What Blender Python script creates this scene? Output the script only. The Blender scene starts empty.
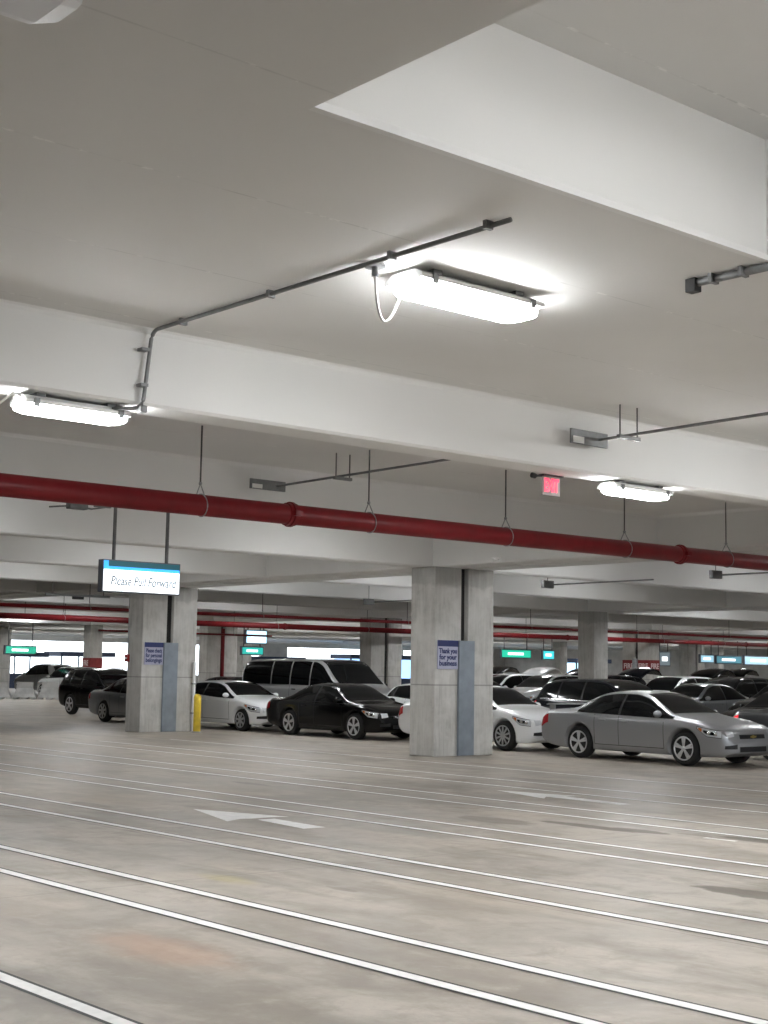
import bpy, bmesh, math, random
import numpy as np
from mathutils import Vector, Matrix
random.seed(7)
PI = math.pi
SC = bpy.context.scene
COL = SC.collection

# ------------------------------------------------------------------ materials
def nodes_of(name):
    m = bpy.data.materials.new(name); m.use_nodes = True
    nt = m.node_tree; b = nt.nodes['Principled BSDF']
    return m, nt, b

def mat(name, col, rough=0.5, metal=0.0, coat=0.0, var=0.0, scale=6.0, spec=0.5, emit=None, estr=0.0):
    m, nt, b = nodes_of(name)
    b.inputs['Base Color'].default_value = (*col, 1)
    b.inputs['Roughness'].default_value = rough
    b.inputs['Metallic'].default_value = metal
    b.inputs['Coat Weight'].default_value = coat
    b.inputs['Coat Roughness'].default_value = 0.04
    b.inputs['Specular IOR Level'].default_value = spec
    if emit:
        b.inputs['Emission Color'].default_value = (*emit, 1)
        b.inputs['Emission Strength'].default_value = estr
    if var > 0:
        tc = nt.nodes.new('ShaderNodeTexCoord')
        n = nt.nodes.new('ShaderNodeTexNoise'); n.inputs['Scale'].default_value = scale
        n.inputs['Detail'].default_value = 5
        nt.links.new(tc.outputs['Object'], n.inputs['Vector'])
        r = nt.nodes.new('ShaderNodeMapRange')
        r.inputs['From Min'].default_value = .3; r.inputs['From Max'].default_value = .7
        r.inputs['To Min'].default_value = 1 - var; r.inputs['To Max'].default_value = 1 + var
        nt.links.new(n.outputs['Fac'], r.inputs['Value'])
        mx = nt.nodes.new('ShaderNodeMix'); mx.data_type = 'RGBA'; mx.blend_type = 'MULTIPLY'
        mx.inputs['Factor'].default_value = 1
        mx.inputs['A'].default_value = (*col, 1)
        nt.links.new(r.outputs['Result'], mx.inputs['B'])
        nt.links.new(mx.outputs['Result'], b.inputs['Base Color'])
    return m

class NB:
    """tiny helper for chaining shader nodes"""
    def __init__(s, nt): s.nt = nt
    def n(s, t, **kw):
        nd = s.nt.nodes.new(t)
        for k, v in kw.items():
            if k in nd.bl_rna.properties: setattr(nd, k, v)
            else: nd.inputs[k.replace('_', ' ')].default_value = v
        return nd
    def l(s, a, b): s.nt.links.new(a, b)
    def math(s, op, a, b=None, c=None):
        nd = s.nt.nodes.new('ShaderNodeMath'); nd.operation = op
        for i, v in enumerate((a, b, c)):
            if v is None: continue
            if hasattr(v, 'is_output'): s.l(v, nd.inputs[i])
            else: nd.inputs[i].default_value = v
        return nd.outputs[0]
    def mix(s, fac, a, b, blend='MIX'):
        nd = s.nt.nodes.new('ShaderNodeMix'); nd.data_type = 'RGBA'; nd.blend_type = blend
        for k, v in (('Factor', fac), ('A', a), ('B', b)):
            if hasattr(v, 'is_output'): s.l(v, nd.inputs[k])
            elif k == 'Factor': nd.inputs[k].default_value = v
            else: nd.inputs[k].default_value = (*v, 1)
        return nd.outputs['Result']
    def rng(s, v, a, b, c=0., d=1., smooth=False):
        nd = s.nt.nodes.new('ShaderNodeMapRange'); nd.clamp = True
        if smooth: nd.interpolation_type = 'SMOOTHSTEP'
        s.l(v, nd.inputs['Value'])
        for k, x in zip(('From Min', 'From Max', 'To Min', 'To Max'), (a, b, c, d)): nd.inputs[k].default_value = x
        return nd.outputs['Result']
    def noise(s, vec, scale, detail=4, rough=.55, dist=0.):
        nd = s.n('ShaderNodeTexNoise', Scale=scale, Detail=detail, Roughness=rough, Distortion=dist)
        s.l(vec, nd.inputs['Vector']); return nd.outputs['Fac']
    def mapv(s, vec, scale=(1, 1, 1), loc=(0, 0, 0), rot=0.):
        nd = s.nt.nodes.new('ShaderNodeMapping')
        nd.inputs['Scale'].default_value = scale; nd.inputs['Location'].default_value = loc
        nd.inputs['Rotation'].default_value = (0, 0, rot)
        s.l(vec, nd.inputs['Vector']); return nd.outputs['Vector']

def floor_material():
    m, nt, b = nodes_of('trowelled concrete floor'); k = NB(nt)
    tc = nt.nodes.new('ShaderNodeTexCoord'); v = tc.outputs['Object']
    big = k.noise(v, .22, 5, .6, .4)
    mid = k.noise(k.mapv(v, (1.0, .55, 1)), .9, 6, .62, .6)
    streak = k.noise(k.mapv(v, (1.5, .5, 1), rot=.15), 1.1, 5, .6, .3)
    fine = k.noise(v, 14, 6, .7)
    c = k.mix(k.rng(big, .34, .66), (.235, .212, .182), (.40, .38, .35))
    c = k.mix(k.rng(mid, .40, .62), c, (.46, .435, .40))
    c = k.mix(k.rng(streak, .48, .66, 0, .7), c, (.235, .21, .18))
    gr = k.noise(v, 2.6, 9, .72, .3)
    c = k.mix(k.rng(gr, .36, .52, .45, 0), c, (.21, .185, .155))
    c = k.mix(k.rng(gr, .56, .70, 0, .4), c, (.50, .475, .44))
    speck = k.noise(v, 55, 3, .6)
    c = k.mix(k.rng(speck, .68, .74, 0, .5), c, (.16, .145, .125))
    warm = k.noise(k.mapv(v, (1, .6, 1), (3, 9, 0)), .5, 3, .5)
    c = k.mix(k.rng(warm, .52, .7, 0, .35), c, (.42, .36, .285))
    c = k.mix(k.rng(fine, .3, .7, .12, 0), c, (.2, .19, .175))
    # worn black tyre smears, stretched along the driving direction
    tyre = k.noise(k.mapv(v, (2.0, .40, 1), (1.7, .3, 0), .04), .9, 4, .6, .2)
    c = k.mix(k.rng(tyre, .56, .72, 0, .55), c, (.2, .185, .165))
    sx = nt.nodes.new('ShaderNodeSeparateXYZ'); k.l(v, sx.inputs[0])
    wob = k.math('MULTIPLY', k.math('SUBTRACT', k.noise(v, 3.5, 5, .6), .5), .9)
    # individual oil and water stains: x, y, radius x, radius y, strength
    for (x, y, rx, ry, st) in ((12.85, 11.2, .15, .75, .95), (13.0, 10.6, .14, .40, .85), (12.4, 12.3, .26, .65, .6),
                               (10.1, 7.05, .20, .6, .85), (13.35, 9.3, .15, .45, .8), (13.2, 10.0, .07, .25, .4),
                               (13.0, 18.2, .12, .5, .5), (17.5, 16.6, .16, .6, .35), (9.3, 16.5, .12, .5, .45),
                               (6.2, 14.2, .14, .6, .35), (19.6, 19.2, .35, .9, .35), (7.5, 9.2, .06, .2, .4)):
        dx = k.math('DIVIDE', k.math('SUBTRACT', sx.outputs[0], x), rx)
        dy = k.math('DIVIDE', k.math('SUBTRACT', sx.outputs[1], y), ry)
        d = k.math('ADD', k.math('SQRT', k.math('ADD', k.math('MULTIPLY', dx, dx), k.math('MULTIPLY', dy, dy))), wob)
        c = k.mix(k.rng(d, .75, 1.1, st, 0, True), c, (.13, .115, .095))
    # faint yellowish and rusty smudges
    for (x, y, rx, ry, col, st) in ((7.05, 10.2, .18, .45, (.42, .38, .16), .5), (5.0, 7.9, .35, .9, (.42, .25, .16), .45)):
        dx = k.math('DIVIDE', k.math('SUBTRACT', sx.outputs[0], x), rx)
        dy = k.math('DIVIDE', k.math('SUBTRACT', sx.outputs[1], y), ry)
        d = k.math('ADD', k.math('SQRT', k.math('ADD', k.math('MULTIPLY', dx, dx), k.math('MULTIPLY', dy, dy))), wob)
        c = k.mix(k.rng(d, .3, 1.1, st, 0, True), c, col)
    # hairline saw-cut joints
    for axis, period, off in ((0, 5.2, 4.72), (1, 5.93, 4.5)):
        p = k.math('ABSOLUTE', k.math('SUBTRACT', k.math('MODULO', k.math('ADD', sx.outputs[axis], 59.3 * 5 + off), period), period / 2))
        p = k.math('ADD', p, k.math('MULTIPLY', wob, .012))
        c = k.mix(k.rng(p, .004, .012, .55, 0), c, (.13, .12, .11))
    c = k.mix(1.0, c, (1.045, 1.0, .95), 'MULTIPLY')
    k.l(c, b.inputs['Base Color'])
    k.l(k.rng(mid, .3, .7, .38, .62), b.inputs['Roughness'])
    b.inputs['Specular IOR Level'].default_value = .38
    bp = k.n('ShaderNodeBump', Strength=.12, Distance=.01); k.l(fine, bp.inputs['Height']); k.l(bp.outputs[0], b.inputs['Normal'])
    return m

def painted_concrete(name, base, joint=True):
    m, nt, b = nodes_of(name); k = NB(nt)
    tc = nt.nodes.new('ShaderNodeTexCoord'); v = tc.outputs['Object']
    n1 = k.noise(v, .35, 4, .5); n2 = k.noise(v, 30, 4, .7); n3 = k.noise(v, 5, 5, .6)
    c = k.mix(k.rng(n1, .35, .65), tuple(x * .93 for x in base), base)
    c = k.mix(k.rng(n2, .62, .74, 0, .10), c, (.5, .48, .45))
    c = k.mix(k.rng(n3, .72, .8, 0, .2), c, (.55, .52, .48))
    if joint:   # formwork seams in the cast slab
        sx = nt.nodes.new('ShaderNodeSeparateXYZ'); k.l(v, sx.inputs[0])
        p = k.math('ABSOLUTE', k.math('SUBTRACT', k.math('MODULO', k.math('ADD', sx.outputs[1], 155. - 5.3 + .775), 1.55), .775))
        p = k.math('ADD', p, k.math('MULTIPLY', k.math('SUBTRACT', n3, .5), .012))
        brk = k.rng(k.noise(v, 1.3, 4, .6), .45, .6, .15, .8)
        f = k.math('MULTIPLY', k.rng(p, .004, .011, 1, 0), brk)
        c = k.mix(f, c, tuple(x * .76 for x in base))
        fl = k.math('MULTIPLY', k.rng(p, .006, .018, 1, 0), k.rng(k.noise(v, 9, 3, .6), .56, .64, 0, .5))
        c = k.mix(fl, c, tuple(min(1, x * 1.3) for x in base))
    k.l(c, b.inputs['Base Color'])
    b.inputs['Roughness'].default_value = .72; b.inputs['Specular IOR Level'].default_value = .3
    bp = k.n('ShaderNodeBump', Strength=.08, Distance=.008); k.l(n2, bp.inputs['Height']); k.l(bp.outputs[0], b.inputs['Normal'])
    return m

def column_material():
    m, nt, b = nodes_of('bare board-cast concrete'); k = NB(nt)
    tc = nt.nodes.new('ShaderNodeTexCoord'); v = tc.outputs['Object']
    st = k.noise(k.mapv(v, (5, 5, .5)), 1.6, 6, .65, .5)
    cl = k.noise(v, 1.7, 6, .65, .3)
    fi = k.noise(v, 26, 5, .7)
    c = k.mix(k.rng(st, .32, .7), (.37, .36, .335), (.56, .55, .525))
    c = k.mix(k.rng(cl, .40, .7, 0, .7), c, (.64, .63, .605))
    c = k.mix(k.rng(cl, .2, .38, .5, 0), c, (.25, .24, .225))
    c = k.mix(k.rng(fi, .66, .75, 0, .4), c, (.19, .18, .17))
    sx = nt.nodes.new('ShaderNodeSeparateXYZ'); k.l(v, sx.inputs[0])
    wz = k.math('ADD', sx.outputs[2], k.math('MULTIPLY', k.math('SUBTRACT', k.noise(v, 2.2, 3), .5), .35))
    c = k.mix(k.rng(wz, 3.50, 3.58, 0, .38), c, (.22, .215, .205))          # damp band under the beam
    p = k.math('ABSOLUTE', k.math('SUBTRACT', sx.outputs[2], 1.47))          # pour line
    c = k.mix(k.rng(p, .008, .02, .55, 0), c, (.14, .135, .13))
    k.l(c, b.inputs['Base Color'])
    b.inputs['Roughness'].default_value = .85; b.inputs['Specular IOR Level'].default_value = .25
    bp = k.n('ShaderNodeBump', Strength=.25, Distance=.01); k.l(fi, bp.inputs['Height']); k.l(bp.outputs[0], b.inputs['Normal'])
    return m

M = {}
M['floor'] = floor_material()
M['slab'] = painted_concrete('white painted slab', (.72, .712, .695))
M['beam'] = painted_concrete('white painted beam', (.79, .787, .775), False)
M['column'] = column_material()
M['wall'] = mat('grey wall', (.52, .50, .47), .85, var=.12, scale=1.5)
M['gapdark'] = mat('dark joint filler', (.035, .033, .032), .9)
M['line_white'] = mat('worn white floor paint', (.88, .875, .86), .55, var=.10, scale=9)
M['line_black'] = mat('black floor paint border', (.035, .034, .034), .6, var=.3, scale=12)
M['steel'] = mat('galvanised steel', (.33, .34, .345), .42, .75, var=.15, scale=12)
M['dksteel'] = mat('dull grey steel', (.19, .193, .195), .5, .4, var=.15, scale=12)
M['rod'] = mat('thin steel rod', (.10, .10, .10), .45, .7)
M['redpipe'] = mat('red enamel pipe', (.165, .008, .011), .42, var=.12, scale=5, spec=.28)
M['redband'] = mat('red band paint', (.22, .018, .018), .6, var=.15, scale=5)
M['bluepanel'] = mat('blue-grey sheet metal', (.25, .285, .325), .45, .3, var=.12, scale=4)
M['lens'] = mat('lit frosted lens', (.9, .9, .9), .4, emit=(.965, .985, 1.0), estr=42)
M['lens_far'] = mat('lit frosted lens, farther bays', (.9, .9, .9), .4, emit=(.965, .985, 1.0), estr=36)
M['lens_deep'] = mat('lit frosted lens, deep bays', (.9, .9, .9), .4, emit=(.965, .985, 1.0), estr=38)
M['lens_beam'] = mat('lit frosted lens, beam fixtures', (.9, .9, .9), .4, emit=(.965, .985, 1.0), estr=66)
M['tray'] = mat('white fixture tray', (.78, .78, .76), .45)
M['black'] = mat('black plastic', (.015, .015, .016), .45)
M['white'] = mat('white plastic', (.82, .82, .81), .4)
M['cord'] = mat('white cord', (.72, .71, .68), .5)
M['yellow'] = mat('yellow bollard paint', (.86, .63, .06), .5, var=.12, scale=8)
M['alarm'] = mat('red alarm enamel', (.35, .02, .02), .4)
M['signframe'] = mat('grey sign frame', (.12, .13, .16), .45, .4)
M['signlit'] = mat('lit white sign face', (.9, .95, 1.), .4, emit=(.93, .97, 1.), estr=1.0)
M['signblue'] = mat('lit bright blue stripe', (.03, .3, .7), .4, emit=(.03, .33, .85), estr=1.0)
M['signteal'] = mat('dark teal stripe', (.0, .10, .14), .4, emit=(.0, .12, .16), estr=.2)
M['letter_grey'] = mat('grey lettering', (.22, .29, .36), .6)
M['plate'] = mat('pale lilac sign plate', (.42, .43, .56), .5)
M['navy'] = mat('navy print', (.018, .028, .13), .5)
M['exitglass'] = mat('clear edge-lit panel', (.36, .33, .33), .15)
M['exitred'] = mat('glowing red letters', (.9, .05, .12), .5, emit=(1., .04, .09), estr=.9)
M['letter_pink'] = mat('faded white lettering', (.72, .58, .58), .6)
M['glass'] = mat('dark car glass', (.004, .0045, .005), .05, 0, spec=.28)
M['tyre'] = mat('tyre rubber', (.014, .014, .014), .8)
M['rim'] = mat('silver alloy', (.66, .67, .68), .3, .45)
M['hubcap'] = mat('grey wheel cover', (.44, .45, .46), .35, .4)
M['chrome'] = mat('chrome', (.75, .76, .78), .12, 1.0)
M['under'] = mat('black underbody', (.008, .008, .008), .9)
M['trim'] = mat('black grille plastic', (.012, .012, .013), .4)
M['lamp'] = mat('clear headlamp', (.62, .64, .67), .15, .1, coat=.5)
M['amber'] = mat('amber reflector', (.55, .16, .03), .2)
M['tail'] = mat('red tail lamp', (.42, .012, .018), .15, coat=1)
M['taillit'] = mat('lit red tail lamp', (.6, .01, .02), .2, emit=(1., .03, .04), estr=.7)
M['gold'] = mat('brass badge', (.4, .3, .1), .3, .8)
M['barrier'] = mat('weathered barrier concrete', (.43, .43, .42), .9, var=.18, scale=3)
M['booth'] = mat('dark blue booth panel', (.03, .045, .09), .5)
def paint(name, c, metal=.35, rough=.28, coat=.8): return mat(name, c, rough, metal, coat)
P = dict(midgrey=paint('mid grey car paint', (.23, .245, .26), .4, .3), silver=paint('silver car paint', (.31, .315, .325), .55, .38, .4), white=paint('white car paint', (.80, .81, .82), 0, .3),
         black=mat('black car paint', (.003, .003, .0033), .12, spec=.3), navy=mat('dark blue-black car paint', (.008, .009, .014), .16, spec=.35),
         grey=paint('charcoal car paint', (.045, .047, .05), .3, .3, .4), van=paint('pewter van paint', (.40, .405, .41), .4, .35),
         dsilver=paint('dim silver car paint', (.30, .32, .34), .55, .3), pearl=paint('pearl car paint', (.62, .63, .64), .2, .3))

# ------------------------------------------------------------------ mesh helpers
def link(name, me, m=None, parent=None, smooth=False):
    o = bpy.data.objects.new(name, me); COL.objects.link(o)
    if m is not None:
        for x in (m if isinstance(m, (list, tuple)) else [m]): me.materials.append(x)
    if smooth:
        me.polygons.foreach_set('use_smooth', [True] * len(me.polygons))
    if parent is not None: o.parent = parent
    return o

def obj(name, bm, m, parent=None, smooth=False, loc=None):
    me = bpy.data.meshes.new(name)
    bmesh.ops.recalc_face_normals(bm, faces=bm.faces[:])
    bm.to_mesh(me); bm.free()
    o = link(name, me, m, parent, smooth)
    if loc: o.location = loc
    return o

def tag(o, label=None, cat=None, group=None, kind=None):
    if label: o['label'] = label
    if cat: o['category'] = cat
    if group: o['group'] = group
    if kind: o['kind'] = kind
    return o

def empty(name, loc, rz=0, label=None, cat=None, group=None):
    o = bpy.data.objects.new(name, None); COL.objects.link(o)
    o.location = loc; o.rotation_euler = (0, 0, rz); o.empty_display_size = .2
    return tag(o, label, cat, group)

def copy_tree(o, parent=None):
    c = o.copy(); COL.objects.link(c)
    if parent is not None: c.parent = parent
    for ch in list(o.children): copy_tree(ch, c)
    return c

def box(bm, x0, x1, y0, y1, z0, z1, bev=0., mi=0):
    r = bmesh.ops.create_cube(bm, size=1)
    vs = r['verts']
    for v in vs:
        v.co = Vector(((x0 + x1) / 2 + v.co.x * (x1 - x0), (y0 + y1) / 2 + v.co.y * (y1 - y0), (z0 + z1) / 2 + v.co.z * (z1 - z0)))
    fs = set(f for v in vs for f in v.link_faces)
    for f in fs: f.material_index = mi
    if bev > 0:
        es = list(set(e for v in vs for e in v.link_edges))
        bmesh.ops.bevel(bm, geom=es, offset=bev, segments=2, affect='EDGES', profile=.5, material=-1)
    return bm

def B(x0, x1, y0, y1, z0, z1, bev=0.): return box(bmesh.new(), x0, x1, y0, y1, z0, z1, bev)

def tube(bm, pts, r, seg=10, cap=True):
    """round bar through a polyline"""
    pts = [Vector(p) for p in pts]; rings = []
    n = len(pts); up0 = Vector((0, 0, 1))
    for i, p in enumerate(pts):
        d = (pts[min(i + 1, n - 1)] - pts[max(i - 1, 0)]).normalized()
        up = up0 if abs(d.z) < .95 else Vector((1, 0, 0))
        a = d.cross(up).normalized(); b = a.cross(d)
        rr = r[i] if isinstance(r, (list, tuple)) else r
        rings.append([bm.verts.new(p + (a * math.cos(t) + b * math.sin(t)) * rr) for t in [2 * PI * k / seg for k in range(seg)]])
    for i in range(n - 1):
        for k in range(seg):
            bm.faces.new((rings[i][k], rings[i][(k + 1) % seg], rings[i + 1][(k + 1) % seg], rings[i + 1][k]))
    if cap:
        bm.faces.new(rings[0]); bm.faces.new(rings[-1][::-1])
    return bm

def T(pts, r, seg=10): return tube(bmesh.new(), pts, r, seg)

def prism(bm, poly, axis, a, b):
    """extrude a 2-D polygon along axis from a to b; poly in the two other axes in order"""
    def P3(p, t):
        if axis == 'x': return (t, p[0], p[1])
        if axis == 'y': return (p[0], t, p[1])
        return (p[0], p[1], t)
    A = [bm.verts.new(P3(p, a)) for p in poly]; Bv = [bm.verts.new(P3(p, b)) for p in poly]
    n = len(poly)
    bm.faces.new(A); bm.faces.new(Bv[::-1])
    for i in range(n): bm.faces.new((A[i], A[(i + 1) % n], Bv[(i + 1) % n], Bv[i]))
    return bm

def arc(pts, r, n=6):
    """round the inner corners of a polyline"""
    pts = [Vector(p) for p in pts]; out = [pts[0]]
    for i in range(1, len(pts) - 1):
        p, a, b = pts[i], pts[i - 1], pts[i + 1]
        da, db = (a - p).normalized(), (b - p).normalized()
        s, e = p + da * r, p + db * r
        for k in range(n + 1):
            t = k / n
            out.append(s * (1 - t) ** 2 + p * 2 * t * (1 - t) + e * t ** 2)
    out.append(pts[-1]); return out

def text(name, s, size, m, parent, loc, rot, shear=0., width=None, ext=.002, bold=0.):
    cu = bpy.data.curves.new('lettering', 'FONT'); cu.body = s; cu.size = size
    cu.align_x = 'CENTER'; cu.align_y = 'CENTER'; cu.extrude = ext; cu.shear = shear; cu.offset = bold
    cu.resolution_u = 3
    o = bpy.data.objects.new('tmp_lettering', cu); COL.objects.link(o)
    dg = bpy.context.evaluated_depsgraph_get(); dg.update()
    me = bpy.data.meshes.new_from_object(o.evaluated_get(dg))
    bpy.data.objects.remove(o)
    if width:
        xs = [v.co.x for v in me.vertices]; k = width / (max(xs) - min(xs))
        for v in me.vertices: v.co.x *= k
    me.materials.clear()
    t = link(name, me, m, parent); t.location = loc; t.rotation_euler = rot
    return t
FACE_NY = (PI / 2, 0, 0)          # lettering that reads when looking along +Y
FACE_NX = (PI / 2, 0, -PI / 2)    # lettering that reads when looking along +X

# ------------------------------------------------------------------ camera
H = 1.78
yaw, pitch, roll, F = 0.70915829, 0.10955867, 0.01578956, 1428.17
fw = Vector((math.sin(yaw) * math.cos(pitch), math.cos(yaw) * math.cos(pitch), math.sin(pitch)))
rt = fw.cross(Vector((0, 0, 1))).normalized(); up = rt.cross(fw)
r2 = rt * math.cos(roll) + up * math.sin(roll); u2 = -rt * math.sin(roll) + up * math.cos(roll)
cam = bpy.data.cameras.new('camera'); camo = bpy.data.objects.new('camera', cam); COL.objects.link(camo)
camo.matrix_world = Matrix(((r2.x, u2.x, -fw.x, 0), (r2.y, u2.y, -fw.y, 0), (r2.z, u2.z, -fw.z, H), (0, 0, 0, 1)))
cam.sensor_fit = 'VERTICAL'; cam.sensor_height = 24; cam.sensor_width = 18
cam.lens = F * 24 / 1024; cam.clip_start = .1; cam.clip_end = 400
SC.camera = camo

# ------------------------------------------------------------------ the building
ZC, ZS = 3.93, 4.585          # underside of beams, underside of slab
X0, X1, Y0, Y1 = -14., 106., -14., 104.
def quad(bm, pts):
    return bm.faces.new([bm.verts.new(p) for p in pts])

floor = tag(obj('floor', B(X0, X1, Y0, Y1, -.2, 0), M['floor']), kind='structure')

# slab with the raised pocket near the camera
bm = bmesh.new()
px0, px1, py0, py1, pz = 4.215, 8.185, .6, 5.55, 5.465
th = .25
box(bm, X0, X1, py1, Y1, ZS, ZS + th); box(bm, X0, X1, Y0, py0, ZS, ZS + th)
box(bm, X0, px0, py0, py1, ZS, ZS + th); box(bm, px1, X1, py0, py1, ZS, ZS + th)
box(bm, px0 - .25, px1 + .25, py1 + .001, py1 + .25, ZS + .01, pz + th); box(bm, px0 - .25, px1 + .25, py0 - .25, py0 - .001, ZS + .01, pz + th)
box(bm, px0 - .25, px0 - .001, py0 - .002, py1 + .002, ZS + .01, pz + th); box(bm, px1 + .001, px1 + .25, py0 - .002, py1 + .002, ZS + .01, pz + th)
box(bm, px0 - .002, px1 + .002, py0 - .002, py1 + .002, pz, pz + th)
ceil = tag(obj('ceiling', bm, M['slab']), kind='structure')
# chamfer strips along the lip of the pocket
tag(obj('trim_1', prism(bmesh.new(), [(py1 - .05, ZS), (py1 + .001, ZS), (py1 + .001, ZS + .07)], 'x', px0, px1), M['beam']), kind='structure')
tag(obj('trim_2', prism(bmesh.new(), [(px1 + .001, ZS), (px1 - .03, ZS), (px1 + .001, ZS + .05)], 'y', py0, py1), M['beam']), kind='structure')

def beam_section(a, b): # chamfered bottom edges, small fillet at the slab
    c = .025; f = .05
    return [(a - f, ZS + .01), (a - f * .3, ZS - f * .35), (a, ZS - f), (a, ZC + c), (a + c, ZC), (b - c, ZC), (b, ZC + c), (b, ZS - f), (b + f * .3, ZS - f * .35), (b + f, ZS + .01)]
for k in range(-3, 16):
    y = 10.2 + 5.93 * k
    if k == -1: continue
    tag(obj('ceiling_beam', prism(bmesh.new(), beam_section(y, y + .43), 'x', X0, X1), M['beam']), kind='structure')
for k in range(0, 5):
    x = 20.3 + 18.45 * k
    for a, b in ((x, x + .7), (x + .82, x + 1.55)):
        s = beam_section(a, b)
        tag(obj('ceiling_girder', prism(bmesh.new(), [(p[0], p[1] - .002) for p in s], 'y', Y0, Y1), M['beam']), kind='structure')

# outer walls: solid to the left and right, opened behind the camera for light, open parapets at the far end
tag(obj('wall_left', B(X0 - .3, X0, Y0, Y1, 0, 5), M['wall']), kind='structure')
bm = bmesh.new()
box(bm, X0, X1, Y0 - .3, Y0, 0, 1.0); box(bm, X0, X1, Y0 - .3, Y0, 3.9, 5); box(bm, 48, X1, Y0 - .3, Y0, 1.0, 3.9)  # unseen wall, opened so daylight brightens the beam faces
for x in range(-12, 48, 9): box(bm, x, x + .8, Y0 - .3, Y0, 1.0, 3.9)
tag(obj('wall_front', bm, M['wall']), kind='structure')
tag(obj('wall_right', B(X1, X1 + .3, Y0, Y1, 0, 5), M['wall']), kind='structure')
bm = bmesh.new()
box(bm, X0, X1, Y1, Y1 + .3, 0, 1.0); box(bm, X0, X1, Y1, Y1 + .3, 3.6, 5)
for a, b in ((X0, 46), (62, 66), (75, 78), (88, 92), (102, X1)): box(bm, a, b, Y1, Y1 + .3, 1.0, 3.6)
tag(obj('wall_back', bm, M['wall']), kind='structure')

# painted lanes on the floor
lines = [3.12, 3.84, 5.73, 6.45, 8.35, 9.07, 10.97, 11.64, 13.56, 14.33, 16.1, 17.05, 19.0]
for i, x in enumerate(lines):
    bm = bmesh.new(); w = .048; e = .028
    y0, y1 = -4., (34. if x < 15 else 30.)
    z = .004
    f = quad(bm, [(x - w, y0, z), (x + w, y0, z), (x + w, y1, z), (x - w, y1, z)])
    for a, b in ((x - w - e, x - w), (x + w, x + w + e)):
        f = quad(bm, [(a, y0, z - .001), (b, y0, z - .001), (b, y1, z - .001), (a, y1, z - .001)]); f.material_index = 1
    obj('lane_line', bm, [M['line_white'], M['line_black']], floor)
def arrow(pts):
    bm = bmesh.new()
    for poly in pts: quad(bm, [(p[0], p[1], .005) for p in poly])
    return obj('painted_arrow', bm, M['line_white'], floor)
arrow([[(10.06, 15.3), (9.6, 13.88), (9.88, 14.02), (10.02, 13.98), (10.24, 13.98), (10.52, 13.92)],
       [(10.0, 13.84), (9.88, 12.8), (10.18, 12.78), (10.24, 13.84)]])
arrow([[(15.46, 15.35), (15.04, 13.97), (15.30, 14.18), (15.40, 14.1), (15.6, 14.08), (15.82, 13.95)],
       [(15.30, 14.1), (15.27, 12.8), (15.47, 12.76), (15.60, 14.1)]])
bm = bmesh.new(); quad(bm, [(13.02, 9.75, .004), (13.1, 9.75, .004), (13.12, 9.35, .004), (13.04, 9.35, .004)])
obj('paint_dash', bm, M['line_white'], floor)

# ------------------------------------------------------------------ columns
def shaft(x0, x1, y0, y1, z1=ZC): return B(x0, x1, y0, y1, 0, z1, .018)
def column(cx, cy, double, label, group=None, panel=False):
    c = empty('concrete_column', (cx, cy, 0), 0, label, 'column', group)
    if double:
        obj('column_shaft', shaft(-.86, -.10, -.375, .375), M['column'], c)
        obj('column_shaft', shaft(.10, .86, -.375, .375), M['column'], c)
        obj('joint_filler', B(-.099, .099, -.25, .25, 0, ZC - .002), M['gapdark'], c)
        if panel:
            bm = bmesh.new()
            prism(bm, [(-.20, -.43), (.245, -.43), (.245, -.376), (-.20, -.376)], 'z', .01, 2.40)
            obj('joint_cover', bm, M['bluepanel'], c)['label'] = 'blue-grey sheet metal joint cover'
    else:
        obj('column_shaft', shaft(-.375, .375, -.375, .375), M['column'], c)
    return c
CX = 21.05; DY = 11.87
mid = column(CX, 22.225, True, 'nearest double concrete column at centre, with blue-grey panel and thank-you notice', panel=True)
left = column(CX, 33.78, True, 'double concrete column at left behind hanging lit sign, with red alarm box', panel=True)
column(CX, 45.95, True, 'concrete column cut off by the left edge of the photo')
column(39.0, 33.9, False, 'single square concrete column standing just right of the nearest double column')
column(39.5, 46.1, True, 'concrete column rising behind the windshield of the large pewter van')
fire = column(56.6, 46.05, True, 'concrete column with red FIRE bands behind the silver sedan')
column(39.3, 58.0, True, 'shaded concrete column behind white hatchback, with thin red riser pipe')
cfl = column(39.2, 70.0, False, 'distant concrete column with red band above the black SUV')
column(57.6, 81.8, False, 'small distant concrete column between the red riser and the van')
column(39.6, 81.8, False, 'distant slim concrete column near left edge behind parked silver vehicles')
column(76.5, 58.0, True, 'distant grey concrete column right of the FIRE column')
column(76.5, 69.6, False, 'distant concrete column seen just right of the nearest column')
column(95.0, 69.6, False, 'farthest concrete column beyond the open hatches at right')

# red FIRE bands
fire.rotation_euler = (0, 0, -PI / 2)
for x, lab in ((-.465, 0), (.465, 0)):
    bd = obj('red_band', B(x - .386, x + .386, -.40, -.376, 1.8, 2.43), M['redband'], fire)
    text('lettering', 'FIRE', .36, M['letter_pink'], bd, (x, -.404, 2.12), FACE_NY, width=.6, bold=.01)
bd = obj('red_band', B(.852, .874, -.376, .375, 1.8, 2.43), M['redband'], fire)
text('lettering', 'FIRE', .36, M['letter_pink'], bd, (.878, 0, 2.12), (PI / 2, 0, PI / 2), width=.6, bold=.01)
obj('downpipe', T([(.0, -.45, .02), (.0, -.45, 2.5)], .15, 12), M['steel'], fire)
bm = bmesh.new(); box(bm, -.395, .395, -.395, .395, 1.56, 2.14)
bd = obj('red_band', bm, M['redband'], cfl)
text('lettering', 'FIRE', .4, M['letter_pink'], bd, (-.41, 0, 1.85), FACE_NX, width=.5, bold=.01)
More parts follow.
